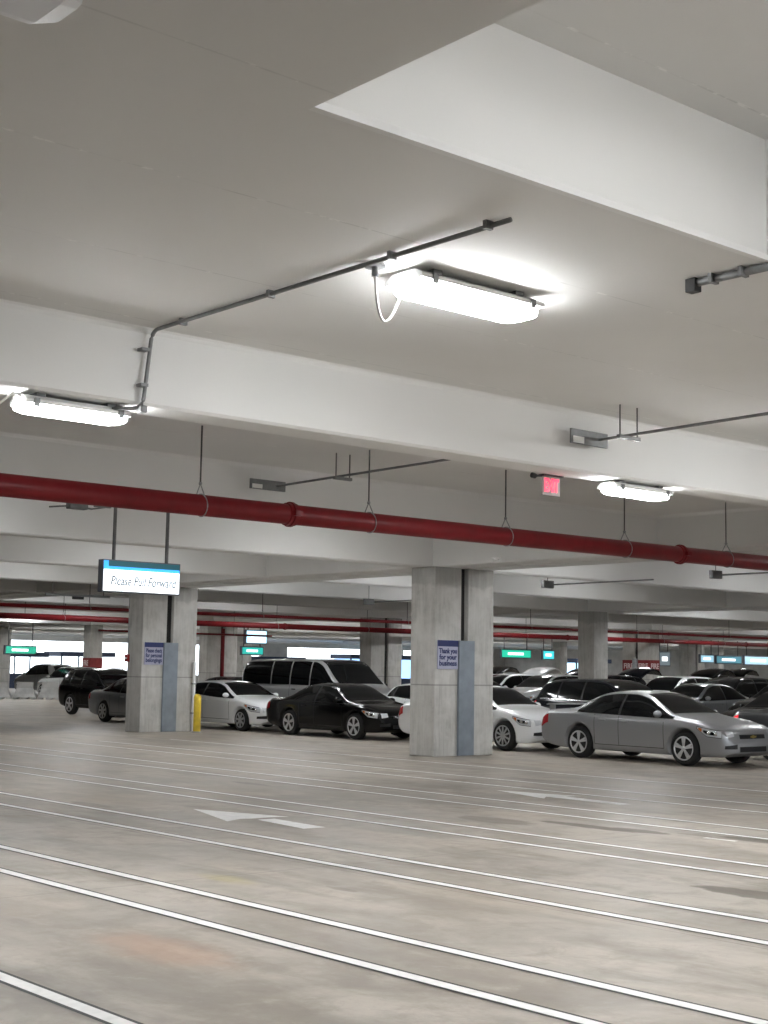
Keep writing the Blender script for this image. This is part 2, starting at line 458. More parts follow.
for o in [c for c in COL.objects if c.get('label', '').startswith('shaded concrete column')]:
    obj('riser_pipe', T([(.0, -.40, .02), (.0, -.40, 3.6)], .09, 10), M['redpipe'], o)['label'] = 'thin red riser pipe'

# notices on the two near columns
def notice(y, rows, label):
    n = empty('column_notice', (20.545, y, 2.1), 0, label, 'sign')
    obj('plate', B(-.295, .295, -.012, .012, -.30, .30, .004), M['plate'], n)
    obj('header_stripe', B(-.293, .293, -.015, -.012, .17, .298), M['navy'], n)
    for i, r in enumerate(rows):
        text('lettering', r, .15, M['navy'], n, (0, -.0145, .075 - i * .128), FACE_NY, width=min(.5, .062 * len(r)), bold=.004)
notice(21.832, ['Thank you', 'for your', 'business'], 'pale lilac notice reading Thank you for your business on the nearest column')
notice(33.387, ['Please check', 'for personal', 'belongings'], 'pale lilac notice reading Please check for personal belongings on left column')

# alarm box on the left column
a = empty('alarm_box', (20.2, 34.12, 1.97), 0, 'small red alarm box with thin conduit on the left column', 'alarm')
obj('case', B(-.07, .004, -.09, .09, -.10, .10, .01), M['alarm'], a)
obj('pull_lever', B(-.085, -.07, -.05, .05, -.02, .02), M['white'], a)
obj('conduit', T([(-.015, 0, .09), (-.015, 0, 1.9)], .018, 8), M['steel'], a)

# yellow bollard and white downpipe
b_ = empty('bollard', (21.62, 32.82, 0), 0, 'yellow painted bollard standing right of the left column', 'bollard')
bm = bmesh.new(); tube(bm, [(0, 0, 0), (0, 0, .95), (0, 0, 1.0), (0, 0, 1.03)], [.1, .1, .085, .03], 20)
obj('post', bm, M['yellow'], b_, True)
obj('base_collar', T([(0, 0, 0), (0, 0, .03)], .13, 20), M['barrier'], b_)
dp = empty('downpipe', (21.83, 33.345, 0), 0, 'slim white downpipe on right corner of the left column', 'pipe')
obj('pipe', T([(0, 0, .0), (.0, 0, 1.9)], .045, 10), M['white'], dp)
for z in (.5, 1.3): obj('clamp', B(-.06, .06, -.05, .06, z - .02, z + .02), M['steel'], dp)

# ------------------------------------------------------------------ light fixtures
def lens_mesh(L, W, h):
    bm = bmesh.new(); secs = []
    for x, k, zk in ((-L / 2, .35, .35), (-L / 2 + .03, .72, .75), (-L / 2 + .12, 1, 1), (L / 2 - .12, 1, 1), (L / 2 - .03, .72, .75), (L / 2, .35, .35)):
        w = W / 2 * k; hz = h * zk
        secs.append([bm.verts.new((x, y, z)) for y, z in ((-w, 0), (-w, -hz * .55), (-w * .9, -hz * .86), (-w * .6, -hz), (w * .6, -hz), (w * .9, -hz * .86), (w, -hz * .55), (w, 0))])
    for a, b in zip(secs, secs[1:]):
        for i in range(7): bm.faces.new((a[i], a[i + 1], b[i + 1], b[i]))
        bm.faces.new((a[7], a[0], b[0], b[7]))
    bm.faces.new(secs[0]); bm.faces.new(secs[-1][::-1])
    return bm
def make_fixture(x, y, ztop, L, W, label, group=None, name='ceiling_light'):
    hl = .085 if W > .3 else .062
    f = empty(name, (x, y, ztop), 0, label, 'light', group)
    bm = bmesh.new()
    prism(bm, [(-W / 2 - .026, -.096), (W / 2 + .026, -.096), (W / 2 + .026, -.066), (W / 2 * .72, -.028), (-W / 2 * .72, -.028), (-W / 2 - .026, -.066)], 'x', -L / 2 + .03, L / 2 - .03)
    obj('tray', bm, M['tray'], f)
    obj('lens', lens_mesh(L, W, hl), M['lens_beam' if ztop == ZC else 'lens'], f, loc=(0, 0, -.0965))
    for sx in (-1, 1):
        obj('mount_bracket', B(sx * L * .32 - .04, sx * L * .32 + .04, -W / 2 * .8, W / 2 * .8, -.029, 0), M['dksteel'], f)
        for sy in (-1, 1):
            obj('clip', B(sx * L * .38 - .025, sx * L * .38 + .025, sy * (W / 2 + .022) - .014, sy * (W / 2 + .022) + .014, -.125, -.055, .004), M['dksteel'], f)
    return f
L1 = make_fixture(7.08, 7.36, ZS, 1.30, .34, 'large lit light fixture on the slab, wired by a hanging white cord')
LB = make_fixture(5.55, 10.415, ZC, 1.0, .24, 'lit light fixture under first beam at left, beside the conduit drop')
make_fixture(12.72, 10.415, ZC, 1.05, .24, 'lit light fixture under first beam, right of the red exit sign')
L0 = make_fixture(1.98, 5.12, ZS, 1.38, .36, 'unlit light fixture whose corner shows at the upper left')
M['lens_off'] = mat('unlit frosted lens', (.72, .73, .76), .35)
[o for o in L0.children if o.name.startswith('lens')][0].data.materials[0] = M['lens_off']
proto = None
# the same fixtures carry on through the bays behind the beams
rows = []
for k in range(-1, 9):
    for y in ((19.2 + 11.86 * (k - 0)),):
        if k < 0: continue
        rows.append((y, ZS))
spots = []
for j in range(0, 13):
    for y in (19.3, 25.2, 31.1, 42.9, 54.8, 66.7, 78.5, 90.4):
        x = 9.1 + 7.3 * j + (3.6 if j % 2 else 0) * 0
        if x / y < .42 or x / y > 1.75 or (j > 7 and y < 30): continue
        if abs((x - 21.05 + 9.2) % 18.45 - 9.2) < 1.6: x += 2.4
        spots.append((x, y, ZS))
for x, y in ((27, 1), (27, 7.2), (27, 13.3), (16.5, 2.6)): spots.append((x, y, ZS))
spots += [(6.3, 2.3, pz), (6.3, 1.2, pz), (13.7, 7.3, ZS), (34.6, 61.5, ZS), (34.6, 69.0, ZS)]  # second pocket lamp, slab lamp and last pair added only to brighten nearby surfaces
for x in (12.7, 20): spots.append((x, -1.445, ZC))
deep = []
for s in spots:
    if s[1] < 16: make_fixture(*s, 1.3, .34, 'lit light fixture outside the frame above the viewer', 'fixtures outside the frame'); continue
    if proto is None:
        proto = make_fixture(*s, 1.3, .34, 'lit light fixture hidden up between the beams of the farther bays', 'fixtures of the farther bays')
        [o for o in proto.children if o.name.startswith('lens')][0].data.materials[0] = M['lens_far']
    else:
        c = copy_tree(proto); c.location = s
        if s[1] > 26:
            ln = [o for o in c.children if o.name.startswith('lens')][0]
            if not deep: deep.append(ln.data.copy()); deep[0].materials[0] = M['lens_deep']
            ln.data = deep[0]

# conduit feeding the big fixture
c = empty('conduit', (6.14, 7.1, ZS), 0, 'long steel conduit across the slab and down the first beam', 'conduit')
pts = arc([(.02, -1.08, -.03), (-.02, 3.02, -.03), (-.10, 3.02, -.66), (-.10, 3.02, -.70), (-.22, 3.12, -.70)], .16, 6)
pts = arc([(.02, -1.08, -.03), (-.02, 3.035, -.03), (-.09, 3.035, -.70), (-.28, 3.2, -.70)], .10, 6)
obj('pipe', T(pts, .017, 10), M['dksteel'], c, True)
for y in (.02, 1.4, 2.6, -.9): obj('strap', B(-.03, .035, y - .015, y + .015, -.055, 0), M['dksteel'], c)
for z in (-.2, -.5): obj('strap', B(-.125, -.055, 3.01, 3.09, z - .012, z + .012), M['dksteel'], c)
obj('elbow_box', B(-.12, -.06, 3.0, 3.08, -.735, -.675, .01), M['dksteel'], c)
jb = empty('junction_box', (6.25, 7.42, ZS), 0, 'small round ceiling box with white cord drooping to the big fixture', 'junction box')
bm = bmesh.new(); tube(bm, [(0, 0, 0), (0, 0, -.025)], .075, 16); tube(bm, [(0, 0, -.02), (0, 0, -.09)], .025, 10)
obj('cover', bm, M['dksteel'], jb)
pts = [Vector((0, 0, -.08)) * (1 - t) + Vector((.25, -.03, -.10)) * t + Vector((-.02, .03, -.30)) * (4 * t * (1 - t)) for t in [i / 14 for i in range(15)]]
obj('cord', T(pts, .010, 6), M['cord'], jb, True)
cd = empty('conduit', (8.14, 5.91, ZS), 0, 'short steel conduit stub on the slab at the right edge', 'conduit')
obj('pipe', T([(0, .2, -.035), (0.02, -.52, -.035)], .028, 10), M['dksteel'], cd, True)
obj('end_box', B(-.04, .04, .18, .27, -.10, .0, .008), M['black'], cd)
for y in (.05, -.2): obj('strap', B(-.045, .045, y - .015, y + .015, -.068, .0), M['dksteel'], cd)
obj('cord', T([(-.49, -.09, -.05), (-.56, -.09, -.03), (-.66, -.06, -.13), (-.85, -.02, -.30)], .012, 6), M['cord'], LB)['label'] = 'white cable looping out of the frame'

# ------------------------------------------------------------------ red sprinkler main
def fire_main(y, z, r, xa, xb, hang, flanges, label, rodtop=ZS):
    p = empty('sprinkler_pipe', ((xa + xb) / 2, y, z), 0, label, 'pipe')
    ox = (xa + xb) / 2
    obj('pipe', T([(xa - ox, 0, 0), (xb - ox, 0, 0)], r, 28), M['redpipe'], p, True)
    for x in flanges:
        bm = bmesh.new(); x -= ox
        tube(bm, [(x - .07, 0, 0), (x - .065, 0, 0), (x - .02, 0, 0), (x - .018, 0, 0), (x + .018, 0, 0), (x + .02, 0, 0), (x + .065, 0, 0), (x + .07, 0, 0)],
             [r, r * 1.12, r * 1.12, r * 1.25, r * 1.25, r * 1.12, r * 1.12, r], 28)
        for s in (-1, 1): box(bm, x - .05, x + .05, s * r * 1.32 - .03, s * r * 1.32 + .03, -.03, .03)
        obj('coupling', bm, M['redpipe'], p)
    for x in hang:
        x -= ox; bm = bmesh.new()
        rr = r + .006
        loop = [(x + .03 * math.sin(t * .5), rr * math.sin(t), rr * math.cos(t)) for t in [2 * PI * i / 28 for i in range(29)]]
        apex = (x, 0, r + .13)
        tube(bm, loop, .007, 6)
        tube(bm, [apex, (x, rr * .75, rr * .72)], .007, 6); tube(bm, [apex, (x, -rr * .75, rr * .72)], .007, 6)
        tube(bm, [(x - .012, 0, r + .13), (x + .012, 0, r + .13)], .02, 8)
        h = obj('hanger_ring', bm, M['steel'], p, True)
        obj('hanger_rod', T([(x, 0, r + .12), (x, 0, rodtop - z)], .010, 6), M['rod'], p)
    return p
fire_main(13.95, 3.645, .125, -8, 38, [9.14, 11.71, 14.21, 16.77, 19.32], [10.45, 18.11], 'thick red sprinkler main running across below the first beams')
fire_main(45.0, 3.375, .105, 16, 100, [24.0, 28.6, 33.2, 37.8, 42.5, 47.2, 52, 57, 62, 67], [33.6, 50, 64], 'distant straight red sprinkler main behind the column row')
fire_main(36.0, 3.35, .05, 16, 80, [20, 26, 32, 38, 44, 50], [30, 46], 'thin dark red branch pipe high behind the left column')
fire_main(50.5, 3.13, .045, 28.5, 37, [30, 35], [32], 'short dark pipe low behind the van roof')

# hanging detector panels on conduits
def detector(xp, yp, z, w, h, xc, y0, y1, xt0, xt1, yt, label, rods=True):
    d = empty('ceiling_sensor', (xp, yp, z), 0, label, 'sensor')
    obj('board', B(-w / 2, w / 2, -.012, .012, -h / 2, h / 2, .004), M['dksteel'], d)
    obj('bracket_plate', B(-w / 2 + .03, -w / 2 + .2, -.017, -.012, -h / 2 + .01, 0), M['tray'], d)
    obj('conduit', T([(xc - xp, y1 - yp, 0), (xc - xp, y0 - yp, .03)], .016, 8), M['dksteel'], d)
    t = obj('trapeze', B(xt0 - xp - .03, xt1 - xp + .03, yt - yp - .022, yt - yp + .022, -.045, -.005), M['dksteel'], d)
    for x in (xt0, xt1): obj('hanger_rod', T([(x - xp, yt - yp, -.03), (x - xp, yt - yp, ZS - z)], .008, 6), M['rod'], d)
    return d
detector(11.50, 10.05, 4.27, .59, .158, 11.65, 6.9, 10.12, 11.51, 11.79, 9.63, 'flat grey panel hung on conduit before the first beam, right side')
detector(11.52, 15.9, 4.28, .60, .138, 11.67, 11.3, 15.98, 11.57, 11.80, 14.46, 'flat grey panel hung on conduit above the red main, left of centre')
d3 = empty('ceiling_sensor', (9.0, 16.42, ZC), 0, 'cluster of struts and small sensor under the beam above the pull-forward sign', 'sensor')
obj('strut', B(-.62, -.12, -.02, .02, -.10, -.06), M['dksteel'], d3); obj('strut', B(-.50, .55, .08, .12, -.055, -.02), M['dksteel'], d3)
obj('strut', B(.12, .36, -.05, -.01, -.12, -.075), M['dksteel'], d3)
obj('sensor_head', B(-.24, .02, -.06, .06, -.17, -.085, .01), M['dksteel'], d3)
obj('arm', T([(-.5, 0, -.17), (-.2, 0, -.13), (.1, 0, -.15), (.5, .04, -.07), (.95, .06, -.03)], .012, 6), M['dksteel'], d3)
for x in (-.3, -.15, .1, .3): obj('hanger_rod', T([(x, 0, 0), (x, 0, -.1)], .007, 6), M['rod'], d3)
for (x, y, z, w, lab) in ((25.5, 23.6, 3.88, .36, 'small dark hanging box with conduit just right of nearest column'),
                          (26.2, 19.2, 3.98, .36, 'small dark hanging box with conduit under red main at right'),
                          (27.6, 32.8, 3.78, .36, 'small dark hanging box just left of nearest column top')):
    d = empty('hanging_box', (x, y, z), 0, lab, 'box')
    obj('case', B(-w / 2, w / 2, -.05, .05, -.09, .09, .01), M['dksteel'], d)
    obj('conduit', T([(w / 2, 0, 0), (w / 2 + .5, -1.9, .05), (w / 2 + .6, -2.6, .06)], .02, 6), M['dksteel'], d)
    obj('hanger_rod', T([(0, 0, .05), (0, 0, ZS - z)], .008, 6), M['rod'], d)
for (x0, x1, y, z) in ((17.7, 19.6, 34.2, 3.60), (47.0, 49.5, 52., 3.5), (23.6, 25.6, 47.5, 3.55)):
    d = empty('strut_rail', ((x0 + x1) / 2, y, z), 0, 'thin dark strut rail hung under beams ' + {17.7: 'left of the left column', 47.0: 'far behind the black sedan', 23.6: 'far behind the black SUV'}[x0], 'rail')
    w = (x1 - x0) / 2
    obj('rail', B(-w, w, -.03, .03, -.03, .03), M['dksteel'], d)
    obj('sensor_head', B(-.15, .15, -.05, .05, -.10, -.03), M['black'], d)
    for s in (-.8, .8): obj('hanger_rod', T([(s * w, 0, 0), (s * w, 0, ZS - z)], .01, 6), M['rod'], d)
# sensor dome
s = empty('smoke_sensor', (19.3, 19.2, ZC), 0, 'small white sensor dot beneath the red main at right', 'sensor')

# ------------------------------------------------------------------ lit signs
s1 = empty('hanging_sign', (9.85, 16.42, 2.93), 0, 'lit hanging sign reading Please Pull Forward on two grey rods', 'sign')
w, h = .575, .20
obj('frame', B(-w - .015, w + .015, -.06, .06, -h - .012, h + .012, .006), M['signframe'], s1)
obj('lit_face', B(-w, w, -.064, -.058, -h + .005, h * .42), M['signlit'], s1)
obj('blue_stripe', B(-w, w, -.064, -.058, h * .42 + .001, h * .62), M['signblue'], s1)
obj('teal_stripe', B(-w + .07, w, -.064, -.058, h * .62 + .001, h - .004), M['signteal'], s1)
obj('blue_tab', B(-w, -w + .069, -.064, -.058, h * .62 + .001, h - .004), M['signblue'], s1)
text('lettering', 'Please Pull Forward', .17, M['letter_grey'], s1, (.02, -.0665, -.065), FACE_NY, shear=.25, width=1.0, ext=.001, bold=.0015)
for x in (-.40, .405): obj('hanger_rod', T([(x, .0, h), (x, .0, ZC - 2.93)], .024, 8), M['dksteel'], s1)
ex = empty('exit_sign', (11.52, 10.62, 3.81), 0, 'glowing red EXIT sign hung beneath the first beam', 'sign')
obj('panel', B(-.14, .14, -.008, .008, -.11, .10, .004), M['exitglass'], ex)
text('lettering', 'EXIT', .2, M['exitred'], ex, (0, -.010, -.005), FACE_NY, width=.23, bold=.008)
obj('canopy', B(-.15, .17, -.04, .04, .101, .119, .004), M['black'], ex)
obj('arm', T(arc([(.15, 0, .115), (-.05, 0, .11), (-.27, .0, .085)], .1), .013, 8), M['black'], ex)
obj('lamp_head', T([(-.30, 0, .09), (-.25, 0, .085)], .03, 10), M['black'], ex)

def far_sign(x, y, z, w, h, col, estr, label, name='overhead_sign', rods=True):
    m = mat('lit far sign ' + label[:12], col, .4, emit=col, estr=estr)
    s = empty(name, (x, y, z), 0, label, 'sign')
    obj('frame', B(-w / 2 - .06, w / 2 + .06, -.05, .1, -h / 2 - .06, h / 2 + .06), M['signframe'], s)
    obj('lit_face', B(-w / 2, w / 2, -.06, -.052, -h / 2, h / 2), m, s)
    obj('stripe', B(-w * .3, w * .25, -.065, -.061, -h * .18, h * .18), M['signlit'], s)
    if rods:
        for k in (-.4, .4): obj('hanger_rod', T([(w * k, .03, h / 2), (w * k, .03, ZC - z)], .03, 6), M['rod'], s)
    return s
G, BL, TE, WH = (.02, .42, .27), (.05, .28, .8), (.05, .5, .55), (.75, .88, 1.)
far_sign(34.9, 70, 2.48, 1.7, .36, (.02, .26, .17), .8, 'lit green overhead sign far away at the left edge')
far_sign(66.0, 63.8, 2.88, 2.6, .45, G, .9, 'lit green overhead sign right of nearest column')
far_sign(69.0, 63.8, 2.86, 1.0, .5, TE, .9, 'lit teal end panel beside the green overhead sign')
far_sign(62.0, 66, 2.55, 2.4, .42, BL, .9, 'lit blue strip sign under the green overhead sign')
far_sign(66.3, 70, 2.35, 2.3, .9, (.35, .62, .85), 1.2, 'pale blue lit board below the teal panel')
far_sign(43.4, 60.6, 3.33, 1.25, .62, (.45, .7, .85), 1.3, 'pale lit overhead sign above the van roof')
far_sign(43.6, 61.2, 2.62, 1.3, .34, (.02, .35, .3), .8, 'lit green strip sign just above the van roof')
far_sign(74.7, 55.5, 2.75, 1.3, .42, (.25, .42, .5), .9, 'first pale blue lit sign in the row at right')
far_sign(77.0, 55.5, 2.72, 2.6, .42, (.06, .16, .2), .9, 'second, darker lit sign in the row at right')
far_sign(80.2, 55.5, 2.72, 3.0, .5, (.30, .45, .55), .9, 'third lit sign in the row at right, nearest the frame edge')
far_sign(72.6, 57.2, 2.7, 1.0, .8, (.16, .2, .22), .5, 'small framed hanging sign right of the FIRE column')

# booths, walls and boards beyond the far cars
def booth(x, y, w, d, h, label, lit=1.6, tint=(.82, .92, 1.)):
    b = empty('rental_booth', (x, y, 0), 0, label, 'booth')
    obj('base_panel', B(-w / 2, w / 2, 0, d, 0, 1.05), M['booth'], b)
    m = mat('lit booth glass ' + label[:10], tint, .2, emit=tint, estr=lit)
    for i in range(3):
        obj('lit_window', B(-w / 2 + w * i / 3 + .05, -w / 2 + w * (i + 1) / 3 - .05, .02, d - .02, 1.06, h - .35), m, b)
        obj('post', B(-w / 2 + w * i / 3 - .05, -w / 2 + w * i / 3 + .05, -.02, .08, 1.05, h - .34), M['booth'], b)
    obj('roof_fascia', B(-w / 2 - .2, w / 2 + .2, -.2, d + .2, h - .34, h), M['booth'], b)
    return b
booth(47.8, 95.5, 3.6, 2.2, 2.6, 'brightly lit rental booth far behind the silver vehicles', 1.8)
booth(53.3, 96.0, 4.2, 2.2, 2.7, 'lit rental booth far behind, left of the banded column', 1.5)
booth(66.5, 90.0, 5, 2.2, 2.6, 'lit rental booth seen between far columns above white hatchback', 2.2)
booth(75.0, 87.0, 7, 2.2, 2.9, 'blue lit rental counter glimpsed behind the van roof', 1.1, (.35, .6, .95))
booth(88.5, 98.0, 6, 2.2, 2.9, 'lit rental counter glimpsed left of nearest column', 1.2, (.5, .75, .95))
booth(92.0, 80.0, 4, 2.2, 2.9, 'lit counter glimpsed behind single square column', 1.2, (.5, .75, .95))

# ------------------------------------------------------------------ jersey barriers
def barrier_mesh():
    bm = bmesh.new()
    L = .55
    prof = [(-.30, 0), (-.30, .10), (-.20, .28), (-.10, .55), (-.085, .86), (.085, .86), (.10, .55), (.20, .28), (.30, .10), (.30, 0)]
    def sec(x, k=0): return [(x, p[0], p[1]) for p in prof]
    cuts = [-L, -.34, -.16, .16, .34, L]
    for i, (a, b) in enumerate(zip(cuts, cuts[1:])):
        zlo = .09 if i in (1, 3) else 0
        pr = [(y, max(z, zlo)) for y, z in prof]
        prism(bm, pr, 'x', a, b)
    for v in bm.verts:
        if v.co.z > .2: v.co.x *= .72 if v.co.z > .5 else .86
    return bm
for x, y, lab in ((32.45, 67.1, 'concrete barrier cut by left edge, in front of silver vehicles'), (33.42, 66.35, 'middle concrete barrier in front of the silver vehicles'), (34.4, 65.6, 'rightmost concrete barrier, nearest the black SUV')):
    tag(obj('jersey_barrier', barrier_mesh(), M['barrier'], None, loc=(x, y, 0)), lab, 'barrier', 'concrete barriers at the left edge').rotation_euler = (0, 0, -.62)
# ------------------------------------------------------------------ cars
def pchip(pts, x):
    xs = np.array([p[0] for p in pts], float); ys = np.array([p[1] for p in pts], float)
    h = np.diff(xs); d = np.diff(ys) / h
    m = np.zeros_like(ys)
    m[0], m[-1] = d[0], d[-1]
    for i in range(1, len(xs) - 1):
        if d[i - 1] * d[i] > 0:
            w1, w2 = 2 * h[i] + h[i - 1], h[i] + 2 * h[i - 1]
            m[i] = (w1 + w2) / (w1 / d[i - 1] + w2 / d[i])
    x = np.clip(np.asarray(x, float), xs[0], xs[-1])
    i = np.clip(np.searchsorted(xs, x, side='right') - 1, 0, len(h) - 1)
    t = (x - xs[i]) / h[i]
    return ((1 + 2 * t) * (1 - t) ** 2) * ys[i] + t * (1 - t) ** 2 * h[i] * m[i] + t * t * (3 - 2 * t) * ys[i + 1] + t * t * (t - 1) * h[i] * m[i + 1]

# all x run from the rear bumper (0) to the nose (L); profiles in metres
TEMPLATES = {
 'sedan': dict(L=5.0, W=1.84, H=1.43, fo=.98, ro=1.23, rt=.335,
   top=[(0, .62), (.04, .86), (.12, .97), (.35, 1.005), (.75, 1.02), (1.0, 1.07), (1.42, 1.29), (1.8, 1.395), (2.2, 1.43), (2.6, 1.425), (2.95, 1.36), (3.3, 1.19), (3.68, .995), (3.9, .955), (4.35, .90), (4.7, .82), (4.88, .74), (4.96, .65), (5.0, .50)],
   belt=[(0, .56), (.1, .80), (.4, .92), (1, .935), (2, .915), (3, .89), (3.7, .875), (4.3, .83), (4.7, .76), (4.9, .66), (5.0, .45)],
   bot=[(0, .36), (.3, .26), (.9, .20), (4.3, .19), (4.8, .20), (5.0, .27)],
   wid=[(0, .74), (.06, .82), (.3, .895), (.9, .92), (4.1, .92), (4.6, .895), (4.84, .83), (4.955, .72), (5.0, .58)],
   wt=[(0, .60), (.3, .70), (.9, .70), (1.4, .615), (2.3, .585), (2.9, .60), (3.4, .70), (3.7, .76), (4.3, .73), (4.8, .60), (5.0, .42)],
   glass=(.95, 3.72), ws=(2.86, 3.64), rw=(1.05, 1.72), pill=(2.34,), slant=(1.12, .9)),
 'hatch': dict(L=4.1, W=1.72, H=1.40, fo=.82, ro=.70, rt=.31,
   top=[(0, .70), (.04, .95), (.12, 1.06), (.3, 1.25), (.5, 1.34), (.9, 1.385), (1.4, 1.40), (1.8, 1.385), (2.2, 1.30), (2.55, 1.13), (2.88, .985), (3.1, .95), (3.5, .88), (3.8, .79), (3.97, .69), (4.05, .6), (4.1, .48)],
   belt=[(0, .62), (.1, .92), (.5, 1.0), (1.2, .955), (2, .90), (2.8, .88), (3.4, .82), (3.8, .73), (4.0, .63), (4.1, .44)],
   bot=[(0, .38), (.3, .26), (.7, .20), (3.4, .19), (3.9, .20), (4.1, .26)],
   wid=[(0, .70), (.06, .77), (.3, .84), (.7, .86), (3.2, .86), (3.65, .82), (3.9, .72), (4.04, .6), (4.1, .48)],
   wt=[(0, .58), (.3, .60), (.9, .57), (1.6, .56), (2.1, .59), (2.6, .68), (2.9, .72), (3.4, .68), (3.9, .55), (4.1, .4)],
   glass=(.30, 2.92), ws=(2.02, 2.84), rw=(.10, .42), pill=(1.38, .62), slant=(.34, 1.2)),
 'suv': dict(L=4.6, W=1.86, H=1.64, fo=.92, ro=1.0, rt=.365,
   top=[(0, .86), (.03, 1.05), (.1, 1.2), (.3, 1.50), (.5, 1.58), (1.0, 1.63), (1.7, 1.64), (2.2, 1.615), (2.6, 1.50), (2.95, 1.27), (3.25, 1.11), (3.5, 1.065), (3.95, 1.0), (4.3, .90), (4.5, .78), (4.6, .6)],
   belt=[(0, .75), (.1, 1.03), (.5, 1.08), (1.2, 1.06), (2.2, 1.03), (3.2, .99), (3.8, .90), (4.3, .76), (4.6, .52)],
   bot=[(0, .42), (.3, .32), (.9, .26), (3.8, .25), (4.4, .27), (4.6, .34)],
   wid=[(0, .78), (.06, .85), (.3, .91), (.8, .93), (3.7, .93), (4.15, .89), (4.4, .80), (4.54, .68), (4.6, .56)],
   wt=[(0, .62), (.3, .66), (.9, .645), (1.8, .635), (2.4, .66), (2.9, .74), (3.3, .80), (3.9, .76), (4.4, .64), (4.6, .48)],
   glass=(.22, 3.28), ws=(2.36, 3.2), rw=(.09, .36), pill=(1.75, .95), slant=(.30, 1.0)),
 'van': dict(L=5.9, W=2.02, H=2.05, fo=.80, ro=1.45, rt=.37,
   top=[(0, 1.1), (.03, 1.6), (.10, 1.88), (.25, 1.98), (.6, 2.03), (2.0, 2.05), (3.4, 2.05), (3.9, 2.03), (4.2, 1.95), (4.6, 1.66), (5.0, 1.36), (5.15, 1.27), (5.5, 1.17), (5.75, 1.07), (5.86, .9), (5.9, .7)],
   belt=[(0, .9), (.1, 1.2), (.5, 1.26), (2, 1.26), (4, 1.25), (4.9, 1.20), (5.4, 1.04), (5.75, .9), (5.9, .6)],
   bot=[(0, .45), (.3, .36), (.9, .3), (5.3, .29), (5.8, .33), (5.9, .4)],
   wid=[(0, .93), (.05, .97), (.3, 1.0), (.9, 1.01), (4.9, 1.01), (5.4, .96), (5.7, .90), (5.84, .82), (5.9, .72)],
   wt=[(0, .84), (.5, .83), (2, .82), (3.8, .81), (4.3, .83), (4.9, .88), (5.2, .86), (5.7, .76), (5.9, .62)],
   glass=(.12, 5.05), ws=(4.08, 5.02), rw=(.03, .12), pill=(3.72, 2.72, 1.72), slant=(.12, 12.)),
}

